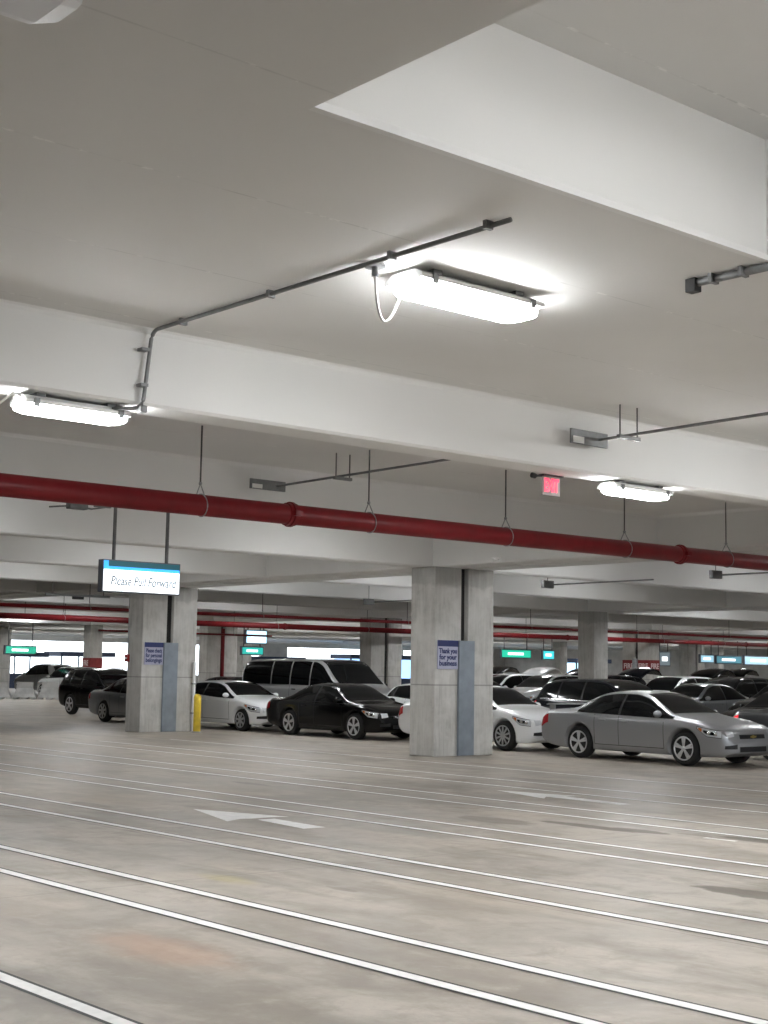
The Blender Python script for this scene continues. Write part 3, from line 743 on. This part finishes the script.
class Car:
    NP = 4   # samples between two control points of a section
    def __init__(s, kind, L=None, W=None, H=None, **over):
        t = dict(TEMPLATES[kind]); t.update(over); s.t = t; s.kind = kind
        s.kx = (L or t['L']) / t['L']; s.ky = (W or t['W']) / t['W']; s.kz = (H or t['H']) / t['H']
        s.L = t['L'] * s.kx; s.hw = t['W'] * s.ky / 2
        s.cache = {}
    def prof(s, key, x):
        k = s.ky if key in ('wid', 'wt') else s.kz
        return float(pchip(s.t[key], x / s.kx)) * k
    def section(s, x):
        q = round(x, 4)
        if q in s.cache: return s.cache[q]
        zt, zk, zb, w, wt = (s.prof(k, x) for k in ('top', 'belt', 'bot', 'wid', 'wt'))
        tall = zt - zk
        drop = min(.055, max(.018, .16 * tall))
        zk = min(zk, zt - drop - .015); wt = min(wt, w * .93)
        p6 = (.965 * w, zk); p8 = (wt, zt - drop)
        b = min(.04, .09 * max(0, p8[1] - p6[1]))
        cp = [(0, zb), (.80 * w, zb), (.945 * w, zb + .03), (.985 * w, zb + .35 * (zk - zb)), (w, zb + .66 * (zk - zb)), (.994 * w, zb + .88 * (zk - zb)), p6,
              ((p6[0] + p8[0]) / 2 + b, (p6[1] + p8[1]) / 2), p8, (.62 * wt, zt - .22 * drop), (0, zt)]
        out = []
        n = len(cp)
        for i in range(n - 1):
            p0 = cp[i - 1] if i else (-cp[1][0], cp[1][1]); p1, p2 = cp[i], cp[i + 1]
            p3 = cp[i + 2] if i + 2 < n else (-cp[n - 2][0], cp[n - 2][1])
            for k in range(s.NP):
                u = k / s.NP
                out.append(tuple(.5 * (2 * a1 + (a2 - a0) * u + (2 * a0 - 5 * a1 + 4 * a2 - a3) * u * u + (3 * a1 - a0 - 3 * a2 + a3) * u ** 3) * 1.0
                                 for a0, a1, a2, a3 in zip(p0, p1, p2, p3)))
        out.append(cp[-1])
        out[0] = (0, out[0][1])
        s.cache[q] = out
        return out
    def side_y(s, x, z):
        sec = s.section(x); N = s.NP
        pts = sec[2 * N:8 * N + 1]
        zs = [p[1] for p in pts]; ys = [p[0] for p in pts]
        return float(np.interp(z, zs, ys))
    def rail_z(s, x): return s.section(x)[8 * s.NP][1]
    def belt_z(s, x): return s.section(x)[6 * s.NP][1]
    def top_z(s, x, y):
        sec = s.section(x)[8 * s.NP:]
        ys = [p[0] for p in sec][::-1]; zs = [p[1] for p in sec][::-1]
        return float(np.interp(abs(y), ys, zs))
    def full_y(s, x, z):
        """half width at height z (0 above or below the section)"""
        sec = s.section(x); zs = [p[1] for p in sec]
        if z <= zs[0] or z >= zs[-1]: return 0.
        best = 0.
        for (a, b) in zip(sec, sec[1:]):
            lo, hi = sorted((a[1], b[1]))
            if lo <= z <= hi and hi > lo:
                u = (z - a[1]) / (b[1] - a[1]); best = max(best, a[0] + u * (b[0] - a[0]))
        return best
    def front_x(s, y, z, rear=False):
        y = abs(y)
        g = [(i / 60) * 1.1 * (s.L / 5) for i in range(61)]
        prev = 0.
        for d in g:
            x = d if rear else s.L - d
            if s.full_y(x, z) >= y:
                lo, hi = prev, d
                for _ in range(14):
                    m = (lo + hi) / 2
                    if s.full_y(m if rear else s.L - m, z) >= y: hi = m
                    else: lo = m
                return hi if rear else s.L - hi
            prev = d
        return prev if rear else s.L - prev
    # ---- patches lying on the body
    def grid(s, P, flip=False):
        bm = bmesh.new()
        V = [[bm.verts.new(p) for p in row] for row in P]
        for i in range(len(V) - 1):
            for j in range(len(V[0]) - 1):
                try: bm.faces.new((V[i][j], V[i + 1][j], V[i + 1][j + 1], V[i][j + 1]))
                except ValueError: pass
        return bm
    def side(s, xa, xb, zlo, zhi, sgn, n=14, m=4, off=.006):
        rows = []
        for i in range(n + 1):
            x = xa + (xb - xa) * i / n
            a = zlo(x) if callable(zlo) else zlo; b = zhi(x) if callable(zhi) else zhi
            if b < a: b = a
            rows.append([(x, sgn * (s.side_y(x, a + (b - a) * j / m) + off), a + (b - a) * j / m) for j in range(m + 1)])
        return s.grid(rows)
    def front(s, ya, yb, zlo, zhi, rear=False, n=10, m=4, off=.008):
        rows = []; sg = -1 if rear else 1
        for i in range(n + 1):
            y = ya + (yb - ya) * i / n
            a = zlo(y) if callable(zlo) else zlo; b = zhi(y) if callable(zhi) else zhi
            rows.append([(s.front_x(y, a + (b - a) * j / m, rear) + sg * off, y, a + (b - a) * j / m) for j in range(m + 1)])
        return s.grid(rows)
    def top(s, xa, xb, fr, n=10, m=10, off=.006):
        rows = []
        for i in range(n + 1):
            x = xa + (xb - xa) * i / n; w = s.section(x)[8 * s.NP][0] * fr
            e = .02 * abs(i / n - .5)
            rows.append([(x, w * (2 * j / m - 1), s.top_z(x, w * (2 * j / m - 1)) + off) for j in range(m + 1)])
        return s.grid(rows)
    def body_mesh(s):
        xs = [0, .004, .02, .045, .08, .12, .17, .23, .3]
        xs = [x * s.L / 5 for x in xs]
        mid = np.linspace(.38 * s.L / 5, s.L - .38 * s.L / 5, 66).tolist()
        X = xs + mid + [s.L - x for x in xs[::-1]]
        bm = bmesh.new(); rings = []
        for x in X:
            sec = s.section(x)
            ring = [bm.verts.new((x, y, z)) for y, z in sec] + [bm.verts.new((x, -y, z)) for y, z in sec[-2:0:-1]]
            rings.append(ring)
        n = len(rings[0])
        for a, b in zip(rings, rings[1:]):
            for i in range(n): bm.faces.new((a[i], a[(i + 1) % n], b[(i + 1) % n], b[i]))
        bm.faces.new(rings[0]); bm.faces.new(rings[-1][::-1])
        bmesh.ops.recalc_face_normals(bm, faces=bm.faces[:])
        me = bpy.data.meshes.new('body'); bm.to_mesh(me); bm.free()
        o = bpy.data.objects.new('body', me); COL.objects.link(o)
        # wheel wells
        cb = bmesh.new(); r = s.rt + .055
        for wx in (s.xr, s.xf):
            for sg in (-1, 1):
                tube(cb, [(wx, sg * (s.hw - .34), s.rt + .01), (wx, sg * (s.hw + .3), s.rt + .01)], r, 40)
        bmesh.ops.recalc_face_normals(cb, faces=cb.faces[:])
        cm = bpy.data.meshes.new('cut'); cb.to_mesh(cm); cb.free()
        co = bpy.data.objects.new('cut', cm); COL.objects.link(co)
        md = o.modifiers.new('b', 'BOOLEAN'); md.operation = 'DIFFERENCE'; md.object = co; md.solver = 'EXACT'
        dg = bpy.context.evaluated_depsgraph_get(); dg.update()
        res = bpy.data.meshes.new_from_object(o.evaluated_get(dg))
        bpy.data.objects.remove(o); bpy.data.objects.remove(co)
        idx = []
        for p in res.polygons:
            c = p.center; k = 0
            if abs(c.y) < s.hw + .05 and abs(c.y) > s.hw - .36:
                for wx in (s.xr, s.xf):
                    d = math.hypot(c.x - wx, c.z - s.rt - .01)
                    if d < r + .002 and (abs(c.y) < s.hw - .33 or abs(d - r) < .012 and abs(p.normal.y) < .5): k = 1
            if c.z < .24 * s.kz and p.normal.z < -.8: k = 1
            idx.append(k)
        res.polygons.foreach_set('material_index', idx)
        res.polygons.foreach_set('use_smooth', [True] * len(idx))
        return res

def wheel_bm(r, w=.215, rim=.69):
    bm = bmesh.new(); seg = 32
    prof = [(-w / 2, rim * r), (-w / 2 - .004, rim * r + .02), (-w / 2 - .006, r * .86), (-w / 2 + .02, r * .965), (-w / 2 + .05, r), (w / 2 - .05, r), (w / 2 - .02, r * .965), (w / 2 + .006, r * .86), (w / 2 + .004, rim * r + .02), (w / 2, rim * r)]
    rings = [[bm.verts.new((q * math.cos(t), y, q * math.sin(t))) for t in [2 * PI * k / seg for k in range(seg)]] for y, q in prof]
    for a, b in zip(rings, rings[1:]):
        for k in range(seg): bm.faces.new((a[k], a[(k + 1) % seg], b[(k + 1) % seg], b[k]))
    bm.faces.new(rings[0][::-1]); bm.faces.new(rings[-1])
    return bm
def rim_bm(r, sg, spokes, split, w=.215):
    """r: rim radius. sg: outward side"""
    bm = bmesh.new(); seg = 32; yo = sg * w / 2
    pr = [(r * 1.0, yo + sg * .012), (r * .93, yo + sg * .016), (r * .88, yo - sg * .0), (r * .86, yo - sg * .03), (r * 1.0, yo - sg * .02)]
    rings = [[bm.verts.new((q * math.cos(t), y, q * math.sin(t))) for t in [2 * PI * k / seg for k in range(seg)]] for q, y in pr]
    for a, b in zip(rings, rings[1:] + rings[:1]):
        for k in range(seg): bm.faces.new((a[k], a[(k + 1) % seg], b[(k + 1) % seg], b[k]))
    tube(bm, [(0, yo - sg * .02, 0), (0, yo + sg * .012, 0), (0, yo + sg * .02, 0)], [r * .2, r * .2, r * .12], 16)
    for k in range(spokes):
        t = 2 * PI * k / spokes + .3
        for dt in ((-.13, .13) if split else (0,)):
            wid = r * (.075 if split else .12 if spokes < 8 else .075)
            a0, a1 = t + dt * .6, t + dt
            c0 = Vector((math.cos(a0) * r * .15, 0, math.sin(a0) * r * .15)); c1 = Vector((math.cos(a1) * r * .92, 0, math.sin(a1) * r * .92))
            d = (c1 - c0).normalized(); n = Vector((-d.z, 0, d.x))
            vs = []
            for c, k2 in ((c0, 1.0), (c1, 1.15)):
                for sn in (-1, 1):
                    for y in (yo - sg * .012, yo + sg * .012): vs.append(bm.verts.new((c + n * wid * k2 * sn) + Vector((0, y, 0))))
            for q in ((0, 1, 3, 2), (4, 6, 7, 5), (0, 4, 5, 1), (2, 3, 7, 6), (0, 2, 6, 4), (1, 5, 7, 3)): bm.faces.new([vs[i] for i in q])
    return bm
def blob(bm, c, r):
    g = bmesh.ops.create_uvsphere(bm, u_segments=14, v_segments=9, radius=1)
    for v in g['verts']: v.co = Vector((c[0] + v.co.x * r[0], c[1] + v.co.y * r[1], c[2] + v.co.z * r[2]))
    return bm

_wm = {}
def add_wheel(c, root, x, sg, r, spokes, split, m, detail=True):
    key = (round(r, 3),)
    if key not in _wm: _wm[key] = wheel_bm(r)
    me_key = ('w', round(r, 3))
    if me_key not in _wm:
        o = obj('wheel', _wm.pop(key) if key in _wm else wheel_bm(r), M['tyre'], root, True); _wm[me_key] = o.data; _wm[key] = None
    else:
        o = link('wheel', _wm[me_key], None, root)
    o.location = (x, sg * (c.hw - .125), r)
    obj('rim', rim_bm(r * .70, sg, spokes, split), m, o)
    return o

_bodies = {}
def build_car(name, kind, x_near, y_front, colour, label, facing='right', L=None, W=None, H=None, spokes=5, split=False, rimm='rim', yawd=0.,
              detail=2, cat='car', extras=(), lamp_lit=False, tail='tail', **over):
    """x_near: X of the flank nearest the camera; y_front: Y of the bumper on the right-hand side of the photo"""
    c = Car(kind, L, W, H, **over)
    c.rt = c.t['rt']; c.xf = c.L - c.t['fo'] * c.kx; c.xr = c.t['ro'] * c.kx
    cy = y_front + c.L / 2; cx = x_near + c.hw
    rz = -PI / 2 if facing == 'right' else PI / 2
    if facing == 'aisle': cx, cy, rz = x_near + c.L / 2, y_front, PI      # nose towards -X, y_front is its centre line
    root = empty(name, (cx, cy, 0), rz + math.radians(yawd), label, cat)
    off = -c.L / 2
    kids = []
    def part(nm, bm, m, parent=None, smooth=True):
        o = obj(nm, bm, m, root if parent is None else parent, smooth); kids.append(o); return o
    # shift everything so the root sits at the car's centre: build at x, then move meshes
    key = (kind, L, W, H, tuple(sorted((k, str(v)) for k, v in over.items())))
    if key not in _bodies: _bodies[key] = c.body_mesh()
    me = _bodies[key].copy(); me.materials.clear(); me.materials.append(P[colour]); me.materials.append(M['under'])
    body = bpy.data.objects.new('body', me); COL.objects.link(body); body.parent = root; kids.append(body)
    kx, kz, ky = c.kx, c.kz, c.ky
    # windows
    ga, gb = c.t['glass']; ga *= kx; gb *= kx
    sx, ss = c.t['slant']; sx *= kx
    zlo = lambda x: c.belt_z(x) + .03 * kz
    def zhi(x):
        z = c.rail_z(x) - .028 * kz - .02 * abs(c.prof('top', x + .05) - c.prof('top', x - .05)) / .1
        z = min(z, zlo(x) + max(0, (x - sx)) * ss)
        return max(z, zlo(x))
    ok = [x for x in np.linspace(ga, gb, 140) if zhi(x) - zlo(x) > .03]
    ga, gb = ok[0], ok[-1]
    cuts = sorted([ga] + [p * kx for p in c.t['pill']] + [gb])
    hp = .03
    for sg in (-1, 1):
        if kind != 'van': part('window_surround', c.side(ga - .01, gb + .02, lambda x: zlo(x) - .012, lambda x: zhi(x) + .014, sg, 60, 6, .006), M['trim'])
        for i, (a, b) in enumerate(zip(cuts, cuts[1:])):
            a2 = a + (hp if i else 0); b2 = b - (hp if i < len(cuts) - 2 else 0)
            part('side_window', c.side(a2, b2, zlo, zhi, sg, 24, 6, .011), M['glass'])
    part('windshield', c.top(c.t['ws'][0] * kx, c.t['ws'][1] * kx, .93), M['glass'])
    part('rear_window', c.top(c.t['rw'][0] * kx, c.t['rw'][1] * kx, .90), M['glass'])
    # lamps
    zt = lambda x: c.section(x)[6 * c.NP][1]
    Lc = c.L
    hx0, hx1 = Lc - .64 * kx, Lc - .13 * kx
    hz = lambda x: c.belt_z(x)
    for sg in (-1, 1):
        if kind == 'van':
            h = part('headlight', c.front(sg * .55, sg * .86, .78 * kz, .98 * kz), M['lamp'])
        else:
            zh0 = c.belt_z(hx0) - .055 * kz; zh1 = min(c.belt_z(Lc - .3 * kx) - .02, zh0) - .045 * kz
            def hhi(x):
                t = (x - hx0) / (hx1 - hx0)
                return min(zh0 + (zh1 - zh0) * t, c.section(x)[-1][1] - .03)
            def hlo(x):
                t = (x - hx0) / (hx1 - hx0)
                return hhi(x) - kz * (.03 + .125 * min(1, t * 2.2) * (1 - .25 * t))
            h = part('headlight', c.side(hx0, hx1, hlo, hhi, sg, 26, 4, .010), M['lamp'])
            part('lamp_gasket', c.side(hx0 - .015, hx1, lambda x: hlo(max(x, hx0)) - .012, lambda x: hhi(max(x, hx0)) + .010, sg, 26, 4, .0055), M['trim'], h)
            yc = c.side_y(hx1, hhi(hx1))
            za, zb = hlo(hx1), hhi(hx1)
            fl = part('headlight_corner', c.front(sg * (yc - .20 * ky), sg * (yc - .004), lambda y: za + .03 * max(0, 1 - (abs(y) - yc + .20 * ky) / (.20 * ky)), zb, n=10, m=4, off=.010), M['lamp'], h)
            if detail > 1:
                g = c.side(hx0 + .15 * kx, hx0 + .40 * kx, lambda x: hlo(x) + .035, lambda x: hhi(x) - .035, sg, 8, 2, .014)
                part('lamp_bezel', g, M['glass'], h)
                for q in (.26, .40): 
                    xq = hx0 + q * kx; zq = (hlo(xq) + hhi(xq)) / 2
                    part('reflector', blob(bmesh.new(), (xq, sg * (c.side_y(xq, zq) - .002), zq), (.05, .025, .045)), M['chrome'], h)
                part('turn_lamp', c.side(hx0 + .03, hx0 + .11, lambda x: hlo(x) + .008, lambda x: hhi(x) - .01, sg, 4, 2, .012), M['amber'], h)
        tz = c.belt_z(.2 * kx)
        part('taillight', c.side(.01 * kx, (.34 if kind in ('sedan',) else .22) * kx, lambda x: c.belt_z(max(x, .12 * kx)) - .20 * kz, lambda x: c.belt_z(max(x, .12 * kx)) - .02, sg, 8, 3, .009), M[tail])
    if detail > 0:
        zg = c.belt_z(Lc - .06)
        if kind == 'van':
            part('grille', c.front(-.5, .5, .75 * kz, 1.0 * kz), M['chrome'])
            part('bumper', c.front(-.8, .8, .45 * kz, .62 * kz, off=.05), M['trim'])
        else:
            part('grille', c.front(-.40 * ky, .40 * ky, zg - .045 * kz, zg + .035 * kz), M['trim'])
            part('lower_intake', c.front(-.42 * ky, .42 * ky, .27 * kz + .03, .40 * kz, off=.01), M['trim'])
            for sg in (-1, 1):
                part('fog_recess', c.front(sg * .50 * ky, sg * .84 * c.hw, lambda y: .36 * kz, lambda y: (.45 - .10 * (abs(y) - .5)) * kz, off=.012, n=14), M['trim'])
        # doors
        for sg in (-1, 1):
            bm = bmesh.new()
            ds = [c.t['ws'][1] * kx - .12 * kx] + [p * kx for p in c.t['pill'][:1]] + ([c.xr + .44] if kind != 'van' else [p * kx for p in c.t['pill'][1:2]])
            for x in ds:
                za, zb = c.prof('bot', x) + .12, c.belt_z(x) + .01
                g = c.side(x - .006, x + .006, za, zb, sg, 1, 8, .0025)
                tmp = bpy.data.meshes.new('t'); g.to_mesh(tmp); g.free(); bm.from_mesh(tmp); bpy.data.meshes.remove(tmp)
            g = c.side(min(ds), max(ds), lambda x: c.prof('bot', x) + .115, lambda x: c.prof('bot', x) + .127, sg, 14, 1, .0025)
            tmp = bpy.data.meshes.new('t'); g.to_mesh(tmp); g.free(); bm.from_mesh(tmp); bpy.data.meshes.remove(tmp)
            part('door_seam', bm, M['trim'])
            for k, p in enumerate(ds[1:]):
                xh = p + .17
                if k == 1: xh = p + .22
                zh = c.belt_z(xh) - .10 * kz
                bm = bmesh.new(); y = sg * (c.side_y(xh, zh) + .012)
                box(bm, xh - .09, xh + .09, y - .014, y + .014, zh - .016, zh + .016, .01)
                part('door_handle', bm, P[colour] if kind != 'van' else M['trim'])
            xm = c.t['ws'][1] * kx - .26 * kx; zm = c.belt_z(xm) + .10
            bm = bmesh.new(); y = sg * (c.side_y(xm, zm) + .10)
            blob(bm, (xm, y, zm), (.07, .105, .07)); box(bm, xm - .02, xm + .03, min(y, y - sg * .12), max(y, y - sg * .12), zm - .06, zm - .025)
            part('side_mirror', bm, P[colour] if kind != 'van' else M['trim'])
    if 'spoiler' in extras:
        bm = bmesh.new(); pr = []
        z0 = c.top_z(.2, 0) + .085
        prism(bm, [(.05, z0 + .015), (.12, z0 + .035), (.26, z0 + .02), (.27, z0 + .005), (.06, z0 - .004)], 'y', -.66 * ky, .66 * ky)
        for sg in (-1, 1): box(bm, .10, .22, sg * .58 - .03, sg * .58 + .03, z0 - .12, z0 + .01)
        part('rear_spoiler', bm, P[colour], smooth=False)
    if 'emblem' in extras:
        zg = c.belt_z(Lc - .06)
        bm = bmesh.new(); x = c.front_x(0, zg - .005) + .014
        prism(bm, [(-.085, zg - .022), (-.03, zg - .022), (-.02, zg - .034), (.03, zg - .034), (.025, zg - .022), (.085, zg - .022), (.095, zg + .012), (.03, zg + .012), (.022, zg + .024), (-.03, zg + .024), (-.025, zg + .012), (-.08, zg + .012)], 'x', x - .01, x + .004)
        part('emblem', bm, M['gold'], smooth=False)
    if 'vgrille' in extras:
        zg = c.belt_z(Lc - .06); bm = bmesh.new()
        for sg in (-1, 1):
            g = c.front(sg * .06, sg * .34 * ky, lambda y: zg - .10 * kz + .28 * abs(y), lambda y: zg - .07 * kz + .28 * abs(y), n=6, m=1, off=.014)
            tmp = bpy.data.meshes.new('t'); g.to_mesh(tmp); g.free(); bm.from_mesh(tmp); bpy.data.meshes.remove(tmp)
        g = c.front(-.06, .06, zg - .10 * kz, zg - .02 * kz, n=4, m=2, off=.016)
        tmp = bpy.data.meshes.new('t'); g.to_mesh(tmp); g.free(); bm.from_mesh(tmp); bpy.data.meshes.remove(tmp)
        part('grille_chevron', bm, M['chrome'])
    if 'chromeline' in extras:
        for sg in (-1, 1): part('window_trim', c.side(ga, gb, lambda x: zlo(x) - .022, lambda x: zlo(x) - .004, sg, 20, 1, .008), M['chrome'])
    if 'rack' in extras:
        for sg in (-1, 1):
            pts = [(x, sg * (c.section(x)[8 * c.NP][0] * .97), c.rail_z(x) + z) for x, z in ((.55 * kx, .0), (.62 * kx, .06), (1.2 * kx, .065), (1.9 * kx, .06), (2.0 * kx, .0))]
            part('roof_rail', T(pts, .018, 8), M['trim'])
    if 'hatch' in extras:
        # raised tailgate: a curved panel hinged on the rear roof edge
        w = c.hw * .74; zr = c.top_z(.5 * kx, 0)
        prof = [(.50, 0), (.22, .15), (-.08, .28), (-.38, .34), (-.65, .29), (-.85, .12)]
        rows = []; bm = bmesh.new()
        for th in (0, .05):
            rows = [[bm.verts.new((x * kx, w * (1 - .10 * i / 5) * (2 * j / 8 - 1), zr + z - th + .03 - .06 * (2 * j / 8 - 1) ** 2)) for j in range(9)] for i, (x, z) in enumerate(prof)]
            for i in range(5):
                for j in range(8): bm.faces.new((rows[i][j], rows[i + 1][j], rows[i + 1][j + 1], rows[i][j + 1])).material_index = 0
            if th == 0: r0 = rows
        for i in range(5):
            for j in (0, 8): bm.faces.new((r0[i][j], r0[i + 1][j], rows[i + 1][j], rows[i][j]))
        for j in range(8):
            for i in (0, 5): bm.faces.new((r0[i][j], r0[i][j + 1], rows[i][j + 1], rows[i][j]))
        lg = part('liftgate', bm, P[extras[-1]] if extras[-1] in P else P[colour]); lg['label'] = 'raised liftgate'
    # recentre
    for o in kids:
        if o.parent == root: o.location.x += off
    for x in (c.xr, c.xf):
        for sg in (-1, 1):
            wv = add_wheel(c, root, x, sg, c.rt, spokes, split, M[rimm]); wv.location.x += off
    return root

# lane nearest the aisle, nose to tail
build_car('sedan', 'sedan', 22.82, 16.55, 'silver', 'silver four-door sedan with rear spoiler, front of the nearest parked row', L=4.90, W=1.85, H=1.425, spokes=5, split=True, extras=('spoiler', 'emblem'), yawd=-.6)
build_car('sedan', 'sedan', 23.22, 21.95, 'white', 'white sedan half hidden behind nearest column, nosed up to the silver sedan', L=4.62, W=1.76, H=1.44, spokes=10, rimm='hubcap', extras=('vgrille',))
build_car('sedan', 'sedan', 23.2, 27.15, 'black', 'glossy black sedan with silver wheels between white hatchback and nearest column', L=4.88, W=1.83, H=1.40, spokes=5, split=True, extras=('vgrille',))
build_car('hatchback', 'hatch', 23.2, 32.25, 'white', 'white hatchback behind the yellow bollard', L=4.12, W=1.72, H=1.39, spokes=7, rimm='hubcap')
build_car('sedan', 'sedan', 22.85, 36.65, 'midgrey', 'grey sedan whose tail shows left of the left column', L=4.55, W=1.78, H=1.42, spokes=7, rimm='hubcap')
# second lane
build_car('suv', 'suv', 24.95, 42.4, 'black', 'black SUV seen from behind at left beyond the left column', L=4.75, W=1.9, H=1.64, extras=('rack',), cat='suv')
build_car('passenger_van', 'van', 25.5, 30.9, 'van', 'large pewter passenger van towering behind the black sedan', L=5.55, cat='van', spokes=7, rimm='hubcap')
build_car('hatchback', 'hatch', 25.6, 25.9, 'white', 'white car whose rear shows just left of nearest column behind black sedan', L=4.1, H=1.44, detail=1)
build_car('sedan', 'sedan', 25.6, 13.95, 'grey', 'charcoal car with lit red tail lamp at the right edge behind silver hood', L=4.6, W=1.78, H=1.5, extras=('chromeline',), tail='taillit', spokes=5)
# third lane
build_car('suv', 'suv', 28.2, 22.0, 'navy', 'dark blue-black SUV with long side window behind the silver sedan roof', L=4.75, W=1.88, H=1.62, extras=('chromeline',), cat='suv')
build_car('suv', 'suv', 28.2, 27.6, 'white', 'white SUV glimpsed left of nearest column, farther than the white car there', L=4.4, H=1.6, detail=1, cat='suv')
build_car('sedan', 'sedan', 28.2, 39.5, 'black', 'black car roof just visible behind the white hatchback', L=4.8, H=1.44, detail=1)
# farther rows, noses towards the aisle
build_car('sedan', 'sedan', 28.6, 20.4, 'black', 'black sedan behind the charcoal car at right, nose toward the aisle', 'aisle', L=4.75, H=1.44)
build_car('sedan', 'sedan', 35.9, 28.7, 'dsilver', 'silver sedan with nose toward aisle between white SUV and black cars', 'aisle', L=4.75, H=1.49)
build_car('suv', 'suv', 35.9, 25.3, 'black', 'black SUV nose toward aisle, right of the distant silver sedan', 'aisle', L=4.7, H=1.62, detail=1, cat='suv')
build_car('suv', 'suv', 40.2, 33.2, 'white', 'white SUV beside FIRE column, its liftgate raised behind', 'aisle', L=4.6, H=1.70, extras=('hatch', 'black'), cat='suv')
build_car('suv', 'suv', 40.2, 30.75, 'black', 'black SUV half out of frame at far right, behind other dark cars', 'aisle', L=4.7, H=1.7, detail=1, cat='suv')
build_car('suv', 'suv', 47.5, 37.2, 'black', 'black SUV with raised liftgate at right, under the row of lit signs', 'aisle', L=4.6, H=1.74, detail=1, extras=('hatch', 'black'), cat='suv')
build_car('suv', 'suv', 40.2, 36.7, 'navy', 'dark SUV with raised liftgate glimpsed right of the single square column', 'aisle', L=4.6, H=1.7, detail=1, extras=('hatch', 'navy'), cat='suv')
build_car('suv', 'suv', 40.2, 39.5, 'white', 'white SUV with raised liftgate close left of the single column', 'aisle', L=4.6, H=1.68, extras=('hatch', 'black'), cat='suv')
build_car('suv', 'suv', 40.2, 42.0, 'white', 'white SUV with raised liftgate midway between nearest and single columns', 'aisle', L=4.6, H=1.68, detail=1, extras=('hatch', 'pearl'), cat='suv')
build_car('suv', 'suv', 40.2, 44.4, 'pearl', 'pale SUV with raised liftgate at the right edge of nearest column', 'aisle', L=4.5, H=1.7, detail=1, extras=('hatch', 'black'), cat='suv')
# silver vehicles behind the barriers
build_car('suv', 'suv', 38.6, 73.6, 'pearl', 'silver SUV behind the concrete barriers at left edge, the farther of two', 'left', L=4.9, H=1.78, cat='suv')
build_car('suv', 'suv', 36.0, 65.8, 'pearl', 'silver SUV behind barriers, nearer one, partly hidden by the black SUV', 'left', L=4.8, H=1.66, cat='suv')

# ------------------------------------------------------------------ light and view
w = bpy.data.worlds.new('daylight'); SC.world = w; w.use_nodes = True
bg = w.node_tree.nodes['Background']; bg.inputs[1].default_value = 3.0
kw = NB(w.node_tree); tc = kw.n('ShaderNodeTexCoord'); sx = kw.n('ShaderNodeSeparateXYZ'); kw.l(tc.outputs['Generated'], sx.inputs[0])
kw.l(kw.mix(kw.rng(sx.outputs[2], -.03, .02), (.10, .10, .095), (.86, .93, 1.0)), bg.inputs[0])   # sky over dull ground
# smoke sensor geometry
obj('base', T([(0, 0, 0), (0, 0, -.03)], .09, 16), M['white'], s, True)
obj('dome', T([(0, 0, -.03), (0, 0, -.06), (0, 0, -.075)], [.075, .06, .02], 16), M['white'], s, True)
SC.view_settings.view_transform = 'Standard'
SC.view_settings.look = 'None'
SC.view_settings.exposure = 0.78
SC.view_settings.gamma = 1.0
SC.view_settings.use_curve_mapping = False
